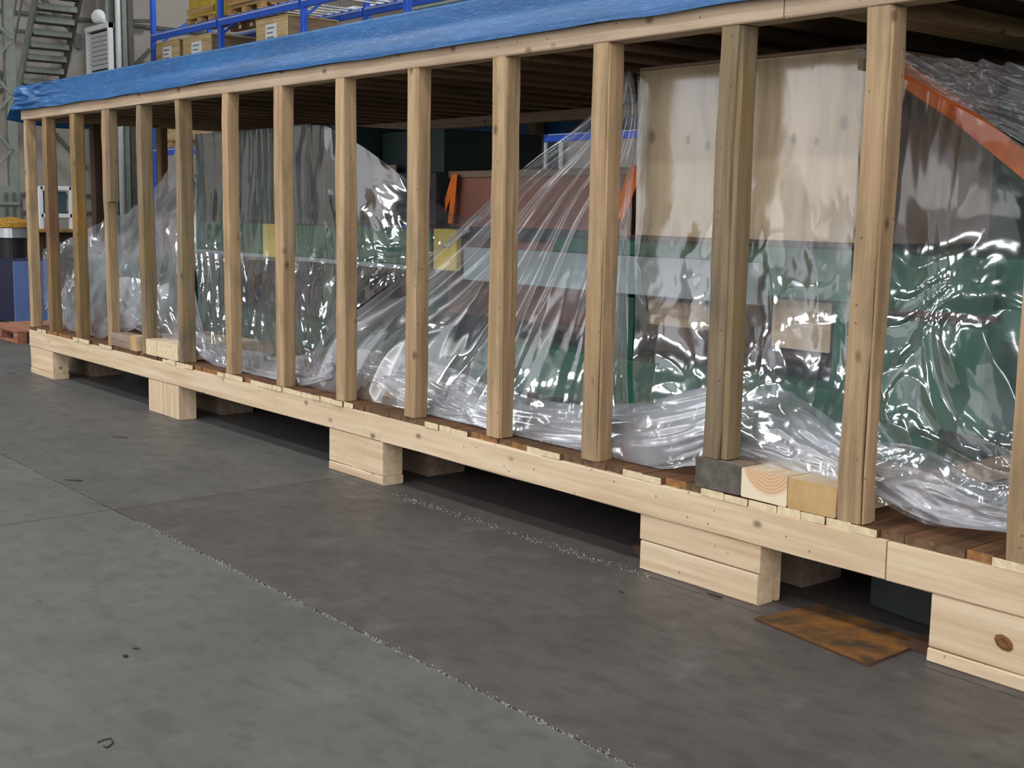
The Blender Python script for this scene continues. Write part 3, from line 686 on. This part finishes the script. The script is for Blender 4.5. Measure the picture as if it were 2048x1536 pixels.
def film(name, rows, mat, label, nu=120, nv=120, folds=(), crink=.004, seed=1, clampY=None, calm=None):
    G = np.array([[at(*p) if at(*p)[0] > -11.1 else atX(p[0], p[1], -11.1) for p in r] for r in rows])
    S = cr(G, nv); S = np.swapaxes(cr(np.swapaxes(S, 0, 1), nu), 0, 1)
    u, v = np.meshgrid(np.linspace(0, 1, nu), np.linspace(0, 1, nv))
    du = np.gradient(S, axis=1); dv = np.gradient(S, axis=0); n = np.cross(du, dv)
    n /= (np.linalg.norm(n, axis=-1, keepdims=True) + 1e-9)
    n *= np.where(n[..., 1:2] > 0, -1, 1)
    D = np.zeros_like(u)
    for (amp, fu, fv, warp, sd) in folds:
        w = perlin(u * 2.3 + sd, v * 2.3, sd + 50) * warp
        q = perlin(u * fu + w + sd * 1.7, v * fv + w, sd)
        D += amp * (1 - 2.6 * np.abs(q))
    L1 = np.linalg.norm(S[0, -1] - S[0, 0]) + np.linalg.norm(S[-1, -1] - S[-1, 0]); L2 = np.linalg.norm(S[-1, nu // 2] - S[0, nu // 2])
    q = perlin(u * L1 * 3.5 + perlin(u * 9, v * 9, 5), v * L2 * 7 + perlin(u * 8, v * 8, 6), seed + 9)
    D += crink * .6 * (1 - 3 * np.abs(q))
    q = perlin(u * L1 * 8 + seed, v * L2 * 15, seed + 19); D += crink * .15 * (1 - 3 * np.abs(q))
    C = np.ones_like(u)
    if calm: q = np.clip((v - calm[0]) / (calm[1] - calm[0]), 0, 1); C = calm[2] + (1 - calm[2]) * q * q * (3 - 2 * q)
    S = S + n * (D * C)[..., None]
    if clampY is not None: S[..., 1] = np.maximum(S[..., 1], clampY)
    S[..., 2] = np.maximum(S[..., 2], ZD + .006)
    o = mk(name, S.reshape(-1, 3), grid_faces(nu, nv), mat, None, smooth=True)
    ca = o.data.attributes.new('crumple', 'FLOAT', 'POINT'); ca.data.foreach_set('value', C.ravel())
    return tag(o, label, 'plastic sheet', 'clear film over the machine')

# ------------------------------------------------------------------ blue tarpaulin over the roof
def tarp_mat():
    t = NT('tarp_blue')
    g = t.n('ShaderNodeNewGeometry')
    mp = t.n('ShaderNodeMapping'); mp.inputs['Scale'].default_value = (.8, 1, 9); t.l(g.outputs['Position'], mp.inputs[0])
    n = t.n('ShaderNodeTexNoise', Scale=1.0, Detail=6.0, Roughness=.6); t.l(mp.outputs[0], n.inputs['Vector'])
    col = t.ramp(n.outputs[0], [(.35, lin(16, 74, 122)), (.65, lin(26, 92, 150))])
    n3 = t.n('ShaderNodeTexNoise', Scale=14.0, Detail=4.0); t.l(mp.outputs[0], n3.inputs['Vector'])
    col = t.mix(t.ramp(n3.outputs[0], [(.52, bw(0)), (.72, bw(.35))]), col, lin(96, 140, 190))
    t.l(col, t.b.inputs['Base Color']); t.b.inputs['Roughness'].default_value = .36
    t.b.inputs['Specular IOR Level'].default_value = .4
    w1 = t.n('ShaderNodeTexNoise', Scale=90.0, Detail=2.0); t.l(g.outputs['Position'], w1.inputs['Vector'])
    n2 = t.n('ShaderNodeTexNoise', Scale=9.0, Detail=4.0); n2.noise_type = 'RIDGED_MULTIFRACTAL'; t.l(g.outputs['Position'], n2.inputs['Vector'])
    s = t.n('ShaderNodeMath', operation='ADD'); t.l(w1.outputs[0], s.inputs[0]); t.l(n2.outputs[0], s.inputs[1])
    bp = t.n('ShaderNodeBump', Strength=.5, Distance=.003); t.l(s.outputs[0], bp.inputs['Height']); t.l(bp.outputs[0], t.b.inputs['Normal'])
    return t.m
tarpM = tarp_mat()
ZT = 2.47
prof = [(-.046, ZR1 - .010), (-.042, 2.31), (-.033, 2.345), (-.022, 2.38), (-.018, 2.41), (-.014, 2.46), (-.006, 2.487), (.04, 2.492), (.09, 2.490), (.6, 2.48), (1.5, 2.483), (2.5, 2.48), (2.96, 2.475), (3.02, 2.44), (3.025, 2.30), (3.03, 2.12)]
prof = cr(prof, 110)
xsn = np.linspace(X0 - .03, X1, 520)
XX, K = np.meshgrid(xsn, np.arange(110)); YY = prof[:, 0][:, None] + 0 * XX; ZZ = prof[:, 1][:, None] + 0 * XX
wr = perlin(XX * .8, K * .06 + XX * .3, 3) * .012 + perlin(XX * 3, K * .15, 4) * .002
lf = np.clip((-9.8 - XX) / 1.2, 0, 1)
wr = wr + lf * .03 * (1 - 3 * np.abs(perlin(XX * 2.5 + K * .05, K * .08, 8)))
fr_ = (K < 45)
YY = YY - np.abs(wr) * (K < 60) * (.25 + lf); ZZ = ZZ + wr * (K >= 50) * .4
ZZ[0:3] = ZZ[0:3] + perlin(XX[0:3] * 2.0, K[0:3] * 0.0 + .3, 12) * .012
tarp = root('blue_tarpaulin', (X0, 1.5, 2.3), 'blue woven tarpaulin draped over the roof of the wooden crate', 'tarpaulin')
S = np.stack([XX, YY, ZZ], -1).reshape(-1, 3)
mk('cover_sheet', S, grid_faces(520, 110), tarpM, tarp, smooth=True)
# end flap flaring outwards
nu, nv = 60, 16; u, v = np.meshgrid(np.linspace(0, 1, nu), np.linspace(0, 1, nv))
px_ = X0 - .03 - v * .36; pz_ = 2.47 - v * (.24 + .05 * np.sin(u * 9)); py_ = .0 + u * 3.0
px_ = px_ - .03 * perlin(u * 8, v * 2, 5)
mk('end_flap', np.stack([px_, py_, pz_], -1).reshape(-1, 3), grid_faces(nu, nv), tarpM, tarp, smooth=True)

# ------------------------------------------------------------------ machine inside the crate
YM = .62
def bx(name, px0, px1, py0, py1, Y, dep, mat, parent, ref=None, **k):
    """box whose front face spans the given picture columns / rows at depth Y"""
    xa, xb = at(px0, (py0 + py1) / 2, Y)[0], at(px1, (py0 + py1) / 2, Y)[0]
    xr = (px0 + px1) / 2 if ref is None else ref
    zt, zb_ = at(xr, py0, Y)[2], at(xr, py1, Y)[2]
    return box(name, xa, xb, Y, Y + dep, zb_, zt, mat, parent, rings=k.pop('rings', 3), jit=0, ch=.006, **k)
pb = root('plywood_case', (-3.65, 1.1, 1.40), 'tall plywood case standing on the green machine bed behind the film', 'box')
XA, XB = at(1275, 300, .6)[0], at(1716, 300, .6)[0]; ZA, ZBt = at(1275, 472, .6)[2], 2.165
box('front_panel', XA, XB, .60, .618, ZA, ZBt, plyF, pb, ax='Z', rings=3, jit=0, ch=.003)
box('side_panel', XB - .018, XB, .62, 1.62, ZA, ZBt, plyS, pb, ax='Z', rings=3, jit=0, ch=.003)
box('side_panel', XA, XA + .018, .62, 1.62, ZA, ZBt, plyS, pb, ax='Z', rings=3, jit=0, ch=.003)
box('back_panel', XA, XB, 1.62, 1.638, ZA, ZBt, plyS, pb, ax='Z', rings=3, jit=0, ch=.003)
box('lid', XA, XB, .60, 1.638, ZBt + .001, ZBt + .018, plyS, pb, ax='X', rings=3, jit=0, ch=.003)
box('bottom_ledger', XA - .01, XB + .03, .585, .599, ZA - .02, ZA + .005, darkW, pb, ax='X', rings=3)
mc = root('green_machine', (-4.5, 1.4, .42), 'large green steel machine bed with columns and beams under clear film', 'machine')
ZG1 = ZA - .022; ZG0 = at(1275, 512, YM)[2]
XL = at(1108, 490, YM)[0]
box('top_beam', XL, -2.95, YM, 2.2, ZG0, ZG1, green, mc, ax='X', rings=3, jit=0)
box('top_beam', -2.93, 0, YM - .02, 2.3, 1.05, 1.36, green, mc, ax='X', rings=3, jit=0)
box('wrapped_panel', at(930, 540, YM)[0], at(1520, 540, YM)[0], YM - .01, YM + .05, at(1275, 590, YM)[2], ZG0 - .002, greyfoam, mc, ax='X', rings=3, jit=0)
bx('side_plate', 1528, 1705, 495, 600, YM - .02, .1, green, mc)
bx('column', 1665, 1712, 602, 790, YM, .5, green, mc)
bx('column', 1212, 1266, 592, 740, YM + .02, .5, green2, mc)
bx('timber_packer', 1268, 1412, 602, 682, YM + .12, .4, pineX, mc)
bx('timber_packer', 1545, 1662, 602, 700, YM + .12, .4, pineX, mc)
bx('lower_packer', 1268, 1412, 655, 705, YM + .06, .3, brownD, mc)
for k_, (ya, rr) in enumerate(((692, .03), (712, .035), (735, .03))):
    p0 = at(1120, ya - 20, YM + .15); p1 = at(1668, ya + 12, YM + .15)
    zz = (p0[2] + p1[2]) / 2
    n_ = 12; V = []; 
    for xx in (p0[0], p1[0]):
        for q in range(n_): V.append((xx, YM + .12 + k_ * .05 + rr * math.cos(q / n_ * 6.283), zz + rr * math.sin(q / n_ * 6.283)))
    Fc = [(q, (q + 1) % n_, n_ + (q + 1) % n_, n_ + q) for q in range(n_)] + [tuple(range(n_)), tuple(range(2 * n_ - 1, n_ - 1, -1))]
    mk('pipe', V, Fc, (brownD, navy, brownD)[k_], mc)
zl = at(1300, 728, YM - .06)[2]
box('lower_beam', at(985, 700, YM)[0], at(1900, 760, YM)[0], YM - .06, 2.2, .54, zl, green, mc, ax='X', rings=3, jit=0)
box('lower_beam', at(400, 620, YM)[0], at(985, 700, YM)[0] - .01, YM, 2.1, .54, at(700, 655, YM)[2], green2, mc, ax='X', rings=3, jit=0)
# right and left ends of the machine
bx('end_roller', 172, 345, 515, 620, .50, .8, green2, mc)
XR = at(1800, 600, YM)[0]
bx('end_block', 1800, 1990, 515, 632, YM - .05, .9, green, mc)
bx('end_plate', 1760, 1968, 650, 860, YM - .12, .2, green, mc)
bx('end_plate', 1972, 2160, 660, 900, YM + .02, .6, green2, mc)
box('tall_casting', -3.7, -.4, 1.665, 2.5, .56, 2.12, green2, mc, ax='Z', rings=3, jit=0)
bx('brown_hose', 1780, 1990, 625, 640, YM - .06, .04, brownD, mc)
box('core_panel', XL - 1.2, -3.0, 1.75, 1.8, .56, ZG0, navy, mc, ax='X', rings=3, jit=0)
# left part: beam with cabinets on top
XB0, XB1 = at(392, 470, YM)[0], at(862, 480, YM)[0]
zb1 = at(620, 450, YM)[2]; zb0 = at(620, 515, YM)[2]
lb = root('green_crossbeam', ((XB0 + XB1) / 2, YM, 1.1), 'green beam with pale side and yellow pads below the grey cabinets', 'beam')
box('beam_web', XB0, XB1, YM, YM + .25, zb0, zb1, green, lb, ax='X', rings=3, jit=0)
box('beam_flange', XB0, XB1, YM - .02, YM + .27, zb0 - .03, zb0 - .001, greyfoam, lb, ax='X', rings=3, jit=0)
for (a_, b_, c_, d_) in ((526, 560, 448, 515), (866, 912, 458, 540)): bx('yellow_pad', a_, b_, c_, d_, YM - .05, .04, foamY, lb)
for px in (410, 640, 840): bx('beam_leg', px, px + 26, 520, 660, YM + .05, .12, green2, lb)
bx('dark_housing', 470, 850, 540, 640, YM + .3, .6, navy, lb)
cbn = root('control_cabinet', (at(500, 440, YM)[0], 1.0, zb1), 'grey green steel control cabinet under film at the left of the machine', 'cabinet')
bx('cabinet_body', 392, 545, 262, 445, YM + .02, .7, teal, cbn)
bx('cabinet_door', 412, 478, 282, 440, YM - .0, .018, tealD, cbn)
bx('cabinet_door', 484, 540, 275, 440, YM - .0, .018, teal, cbn)
cb2 = root('control_cabinet', (at(590, 440, YM)[0], 1.0, zb1), 'taller grey cabinet under film beside the dark green housing', 'cabinet')
bx('cabinet_body', 548, 622, 250, 447, YM - .02, .75, teal, cb2)
bx('cabinet_side', 623, 672, 252, 449, YM + .0, .7, tealD, cb2)
dk = root('dark_housing', (at(770, 440, .9)[0], 1.2, zb1), 'dark flat topped housing between the cabinets and the red brown case', 'machine')
bx('housing_body', 765, 888, 262, 446, .95, .8, tealD, dk)
bx('housing_front', 745, 872, 345, 448, .90, .045, navy, dk)
bx('pale_sheet', 748, 790, 330, 420, .88, .018, plyS, dk)
XE = at(1262, 470, 1.0)[0]
rb = root('redbrown_case', (at(1050, 450, 1.0)[0], 1.4, .95), 'red brown flat case with two orange straps behind the film', 'box')
ra, rb_ = at(860, 470, 1.0)[0], XL - .02; zt_ = at(920, 346, 1.0)[2]
box('case_body', ra, rb_, 1.0, 1.7, .86, zt_, redbox, rb, ax='X', rings=3, jit=0)
box('case_extension', rb_ + .003, XE, 1.0, 1.7, ZG1 + .006, zt_, redbox, rb, ax='X', rings=3, jit=0)
box('case_rim', ra, XE, .985, .999, zt_ - .03, zt_ + .012, plyS, rb, ax='X', rings=3, jit=0)
box('dark_skirt', ra, rb_, .97, .998, at(920, 475, 1.0)[2], at(920, 452, 1.0)[2], tealD, rb, ax='X', rings=3, jit=0)
def strap(pts, w, label, Y):
    V = []
    P = [at(x_, y_, Y) for x_, y_ in pts]
    P = [np.array(q) for q in P]
    W = []
    for q in P: V += [q + [-w / 2, 0, 0], q + [w / 2, 0, 0], q + [w / 2, .006, 0], q + [-w / 2, .006, 0]]
    Fc = []
    for i_ in range(len(P) - 1):
        for k_ in range(4): Fc.append((i_ * 4 + k_, i_ * 4 + (k_ + 1) % 4, i_ * 4 + 4 + (k_ + 1) % 4, i_ * 4 + 4 + k_))
    Fc += [(3, 2, 1, 0), tuple(range(len(V) - 4, len(V)))]
    return tag(mk('orange_strap', V, Fc, orange), label, 'strap')
strap([(909, 348), (894, 400), (877, 447)], .05, 'slanted orange lashing strap on the red brown case', .96)
strap([(909, 348), (905, 400), (900, 447)], .05, 'upright orange lashing strap joining the slanted one at the top', .955)
strap([(896, 545), (894, 600)], .035, 'short orange strap hanging below the yellow pad', .955)
# strap over the corner of the plywood case and the broad one at right
def strap3(P, w, t_, label, up=(0, 0, 1)):
    P = [np.array(p) for p in P]; parts = []
    for a_, b_ in zip(P[:-1], P[1:]): parts.append(timber_geo(a_, b_, t_, w, up, rings=2, ch=.001, jit=0))
    V, Fc = merge(parts); return tag(mk('orange_strap', V, Fc, orange), label, 'strap')
strap3([at(1274, 335, .66), at(1236, 435, .72)], .07, .006, 'orange strap edge beside the left side of the plywood case', up=(1, 0, .3))
strap3([atX(1800, 143, -2.95), at(1915, 222, .95), at(2060, 338, .62)], .085, .012, 'broad orange lashing strap running down from the plywood case', up=(.3, 0, 1))

# ------------------------------------------------------------------ clear plastic film
fc = film_mat('film_clear', .10, rough=.10, bump=1.0)
fm_ = film_mat('film_medium', .30, rough=.14, bump=.7)
fc2 = film_mat('film_stretched', .15, rough=.12, bump=.5)
fh = film_mat('film_hazy', .50, rough=.2, bump=.45)
film('plastic_sheet', [
    [(82, 502, .75), (130, 482, .75), (180, 460, .75), (235, 440, .75), (295, 405, .7), (346, 328, .66), (395, 262, .58)],
    [(68, 560, .5), (122, 545, .45), (178, 535, .45), (232, 520, .42), (290, 500, .42), (345, 455, .45), (398, 430, .5)],
    [(78, 605, .34), (122, 610, .3), (172, 612, .28), (225, 610, .26), (282, 600, .26), (342, 590, .3), (402, 600, .34)],
    [(116, 652, .2), (150, 664, .16), (194, 684, .13), (245, 664, .12), (290, 668, .14), (350, 694, .14), (425, 728, .13)]],
    fm_, 'crumpled clear film bunched around the left end of the machine', 150, 110, [(.045, 7, 1.2, 1.2, 21), (.014, 13, 2, 1, 22)], .003, 1, .11)
film('plastic_sheet', [
    [(392, 262, .58), (455, 262, .58), (520, 258, .57), (590, 252, .56), (650, 250, .56)],
    [(392, 440, .52), (455, 445, .52), (520, 448, .52), (590, 448, .51), (650, 448, .50)],
    [(396, 530, .42), (455, 530, .44), (520, 545, .46), (590, 545, .44), (650, 545, .42)],
    [(400, 625, .3), (460, 640, .3), (530, 655, .28), (600, 665, .26), (650, 655, .27)],
    [(412, 715, .14), (470, 745, .13), (545, 770, .12), (605, 768, .12), (655, 745, .13)]],
    fc, 'clear film hanging down the front of the two grey cabinets', 160, 170, [(.014, 6, 1.2, 1.5, 31), (.010, 11, 3.0, 1.2, 33)], .003, 2, .11, (.15, .5, .3))
film('plastic_sheet', [
    [(650, 250, .56), (735, 300, .60), (830, 372, .64), (915, 432, .62), (972, 428, .46)],
    [(650, 380, .52), (735, 400, .54), (825, 430, .56), (905, 455, .54), (968, 434, .45)],
    [(650, 520, .44), (732, 505, .46), (815, 500, .46), (890, 490, .42), (960, 440, .43)],
    [(648, 668, .24), (734, 606, .32), (800, 560, .36), (872, 505, .38), (952, 446, .42)]],
    fc, 'clear film sagging from the grey cabinets towards the big film triangle', 130, 130, [(.012, 3, 5, 1.5, 35), (.010, 9, 3, 1.2, 36)], .003, 12, .11, (.1, .8, .3))
film('plastic_sheet', [
    [(1262, 158, .56), (1266, 152, .56), (1270, 146, .56), (1274, 142, .56)],
    [(1180, 240, .50), (1215, 262, .51), (1248, 285, .53), (1272, 300, .57)],
    [(1035, 352, .42), (1110, 390, .46), (1190, 430, .50), (1270, 460, .56)],
    [(872, 503, .36), (1000, 540, .40), (1140, 580, .46), (1268, 600, .50)],
    [(735, 605, .30), (900, 650, .33), (1090, 700, .40), (1266, 730, .42)],
    [(650, 668, .22), (840, 740, .22), (1050, 800, .28), (1268, 830, .30)],
    [(600, 766, .13), (800, 838, .12), (1030, 905, .12), (1280, 930, .12)]],
    fc2, 'big triangle of clear film falling from the plywood case top to the deck', 170, 220, [(.035, 7, .6, .7, 41), (.010, 15, 1.0, .6, 42), (.008, 4, 4, 1, 43)], .002, 3, .105)
film('plastic_sheet', [
    [(1276, 142, .58), (1380, 134, .585), (1490, 124, .585), (1600, 114, .585), (1716, 104, .585)],
    [(1274, 270, .575), (1380, 262, .58), (1490, 252, .58), (1600, 244, .58), (1714, 236, .58)],
    [(1272, 395, .57), (1380, 385, .575), (1490, 372, .575), (1600, 362, .575), (1712, 350, .575)],
    [(1272, 520, .54), (1380, 525, .54), (1490, 530, .53), (1600, 530, .53), (1706, 530, .52)],
    [(1270, 660, .46), (1380, 670, .44), (1480, 690, .42), (1590, 700, .42), (1700, 700, .42)],
    [(1268, 800, .32), (1370, 800, .3), (1470, 800, .30), (1580, 820, .30), (1690, 850, .30)],
    [(1270, 932, .12), (1370, 930, .12), (1470, 912, .16), (1580, 945, .14), (1690, 985, .12)]],
    fc, 'clear glinting film over the lower front of the plywood case', 150, 230, [(.008, 5, 1.5, 1.5, 51), (.009, 3, 8, 1.2, 52)], .003, 4, .105, (.30, .62, .06))
film('plastic_sheet', [
    [(1716, 140, .585), (1812, 160, .58), (1905, 208, .56), (2000, 262, .54), (2110, 330, .51)],
    [(1712, 350, .575), (1800, 380, .58), (1900, 400, .57), (2010, 420, .55), (2110, 440, .54)],
    [(1706, 560, .50), (1790, 560, .50), (1890, 560, .48), (1990, 570, .46), (2110, 590, .46)],
    [(1700, 700, .42), (1780, 690, .40), (1870, 680, .38), (1966, 668, .36), (2110, 700, .40)],
    [(1694, 850, .30), (1770, 850, .28), (1870, 850, .26), (1970, 860, .25), (2110, 880, .28)],
    [(1690, 930, .2), (1770, 930, .2), (1880, 940, .18), (1990, 950, .18), (2110, 960, .2)],
    [(1700, 985, .14), (1770, 1010, .13), (1860, 1050, .12), (1990, 1062, .12), (2110, 1090, .12)]],
    fc, 'clear film stretched over the green end plates at the right', 170, 220, [(.014, 5, 2.0, 1.8, 61), (.014, 3, 8, 1.4, 62)], .003, 5, .105, (.2, .5, .15))
film('plastic_sheet', [
    [(1716, 100, .62), (1810, 122, .62), (1900, 130, .60), (2000, 134, .58), (2110, 140, .56)],
    [(1718, 118, .60), (1810, 134, .58), (1905, 155, .56), (2000, 175, .54), (2110, 190, .52)],
    [(1720, 135, .60), (1812, 152, .57), (1905, 200, .55), (2000, 255, .53), (2110, 320, .50)]],
    fm_, 'shiny crumpled film flap above the broad orange strap', 130, 70, [(.03, 2.5, 5, 1.4, 71), (.02, 7, 4, 1.2, 72)], .005, 6, .105)
# thick rolls of film lying on the deck
def roll(rows, label, seed, folds, mat=None, nu=140, nv=60): 
    return film('film_bundle', rows, mat or fh, label, nu, nv, folds, .0016, seed, .102)
roll([[(860, 775, .34), (960, 785, .36), (1080, 800, .36), (1200, 810, .36), (1320, 800, .34), (1430, 775, .3)],
      [(850, 800, .2), (950, 815, .2), (1080, 835, .19), (1200, 840, .18), (1320, 835, .18), (1430, 810, .2)],
      [(860, 835, .12), (960, 865, .11), (1090, 890, .11), (1210, 900, .11), (1320, 905, .11), (1420, 880, .12)],
      [(880, 855, .16), (980, 885, .14), (1100, 905, .13), (1210, 925, .12), (1320, 935, .12), (1410, 925, .14)]],
     'hazy roll of film on the deck between the tenth and thirteenth posts', 81, [(.016, 1.5, 6, .8, 81), (.008, 2.5, 14, .6, 82)])
roll([[(1470, 790, .4), (1540, 785, .4), (1600, 800, .38), (1690, 860, .34)],
      [(1468, 840, .2), (1540, 835, .2), (1610, 860, .2), (1690, 910, .2)],
      [(1466, 880, .13), (1540, 900, .12), (1610, 930, .12), (1690, 960, .12)],
      [(1468, 905, .14), (1540, 935, .13), (1610, 955, .13), (1690, 990, .13)]],
     'hazy bulge of film resting on the three squared timbers', 83, [(.016, 1.5, 6, 1, 83), (.008, 2.5, 12, .8, 84)])
roll([[(1745, 885, .3), (1840, 900, .3), (1940, 960, .3), (2050, 1000, .3), (2120, 1020, .3)],
      [(1745, 935, .16), (1840, 960, .15), (1940, 1000, .14), (2050, 1030, .14), (2120, 1060, .14)],
      [(1748, 985, .13), (1830, 1030, .12), (1900, 1052, .12), (2040, 1070, .12), (2120, 1090, .12)]],
     'hazy roll of film on the deck right of the thick post', 85, [(.016, 2, 5, 1, 85), (.010, 4, 8, .8, 86)])
roll([[(715, 705, .34), (790, 712, .34), (880, 735, .34), (980, 775, .32)],
      [(712, 730, .2), (790, 750, .2), (880, 780, .19), (985, 820, .18)],
      [(722, 755, .14), (790, 795, .12), (880, 835, .12), (985, 865, .12)]],
     'hazy roll of film spilling onto the deck beside the ninth post', 87, [(.02, 3, 6, 1, 87), (.012, 6, 9, .8, 88)])
roll([[(380, 660, .3), (440, 690, .3), (520, 710, .3), (600, 715, .28), (668, 690, .28)],
      [(388, 690, .16), (440, 720, .15), (520, 745, .14), (600, 755, .13), (668, 735, .14)],
      [(398, 712, .13), (450, 742, .12), (530, 768, .12), (610, 772, .12), (668, 758, .13)]],
     'hazy film hem curling on the deck between the sixth and ninth posts', 89, [(.018, 3, 6, 1, 89), (.012, 6, 9, .8, 90)])
roll([[(222, 560, .24), (255, 555, .22), (287, 560, .2)], [(222, 610, .15), (255, 620, .12), (288, 610, .12)],
      [(228, 650, .13), (255, 662, .11), (288, 645, .12)]],
     'round glossy film bag bulging between the fourth and fifth posts', 91, [(.015, 3, 3, 1, 91)], None, 60, 60)
# leaning plank at the far end
o = bar('leaning_board', (X0 + .5, .75, 1.30), (X0 + .5, 1.9, 2.0), .03, .16, darkW, None, up=(0, -.5, 1), rings=3)
tag(o, 'brown board sloping above the film at the far left end of the crate', 'board')

# ------------------------------------------------------------------ things on the floor
def slabthing(name, pts, h, mat, edge, label, cat, z=0.0, tilt=0.0):
    n = len(pts); V = [(p[0], p[1], z + .001) for p in pts] + [(p[0], p[1], z + h + .001) for p in pts]
    Fc = [tuple(range(n - 1, -1, -1)), tuple(range(n, 2 * n))] + [(i_, (i_ + 1) % n, (i_ + 1) % n + n, i_ + n) for i_ in range(n)]
    return tag(mk(name, V, Fc, [mat, edge], None, [0, 0] + [1] * n), label, cat)
P = [atZ(*p) for p in ((1508, 1240), (1735, 1334), (1850, 1288), (1640, 1212))]
slabthing('rusty_plate', P, .008, rust, rustE, 'flat rusty brown steel plate on the floor between the two nearest skid blocks', 'plate')
a = atZ(1715, 1222); b = atZ(1855, 1312)
o = bar('slate_sheet', (a[0], .36, .115), (-2.28, .30, .115), .015, .22, slate, None, rings=2, jit=0)
tag(o, 'dark slate grey sheet standing on edge behind the rusty plate', 'sheet')
o = box('dark_offcut', -2.36, -2.265, .05, .16, .001, .03, rustE, None, rings=2); tag(o, 'small dark rusty offcut against the nearest skid block', 'offcut')
o = box('wood_chock', -3.79, -3.63, .13, .22, .001, .045, darkW, None, rings=2); tag(o, 'small dark chock on the floor at the left of the stacked skid block', 'offcut')
def flake(px, py, s, label, asp=2.2, ang=.3, h=.003):
    c_ = atZ(px, py); rs_ = random.Random(px); P_ = []
    if asp > 2: P_ = [(c_[0] + x_ * s * asp * math.cos(ang) - y_ * s * math.sin(ang), c_[1] + x_ * s * asp * math.sin(ang) + y_ * s * math.cos(ang)) for x_, y_ in ((-1, -.1), (.5, -.7), (1, -.2), (.8, .6), (-.1, .3))]
    for q in range(7 if asp <= 2 else 0):
        t_ = q / 7 * 6.283; x_ = s * asp * math.cos(t_) * rs_.uniform(.7, 1.2); y_ = s * math.sin(t_) * rs_.uniform(.6, 1.2)
        P_.append((c_[0] + x_ * math.cos(ang) - y_ * math.sin(ang), c_[1] + x_ * math.sin(ang) + y_ * math.cos(ang)))
    return slabthing('floor_flake', P_, h, darkbit, darkbit, label, 'debris')
flake(148, 961, .022, 'dark pointed flake lying above the long floor joint at left', 2.4, .75)
flake(251, 1314, .008, 'small black lump on the open floor at lower left', 1.3, .3, .006)
flake(272, 1298, .010, 'faint dark spot just above the black lump', 1.3, .3, .001)
flake(22, 747, .014, 'thin dark sliver on the floor left of the first skid block', 3.0, .8)
flake(240, 875, .014, 'thin dark sliver on the floor below the second skid block', 3.5, .9, .002)
flake(1243, 1185, .006, 'dark chip fallen at the foot of the stacked skid block', 2, .0, .004)
flake(1430, 1192, .010, 'reddish bark strip along the foot of the stacked skid block', 4, .05, .004)
# bent twig of wire
c_ = [atZ(x_, y_) for x_, y_ in ((195, 1487), (205, 1482), (222, 1478), (226, 1488), (214, 1497), (207, 1494))]
V, Fc = merge([timber_geo(a_ + [0, 0, .003], b_ + [0, 0, .003], .003, .003, rings=2, jit=0, ch=.0005) for a_, b_ in zip(c_[:-1], c_[1:])])
tag(mk('bent_wire', V, Fc, darkbit), 'little bent wire curl on the floor at lower left', 'wire')
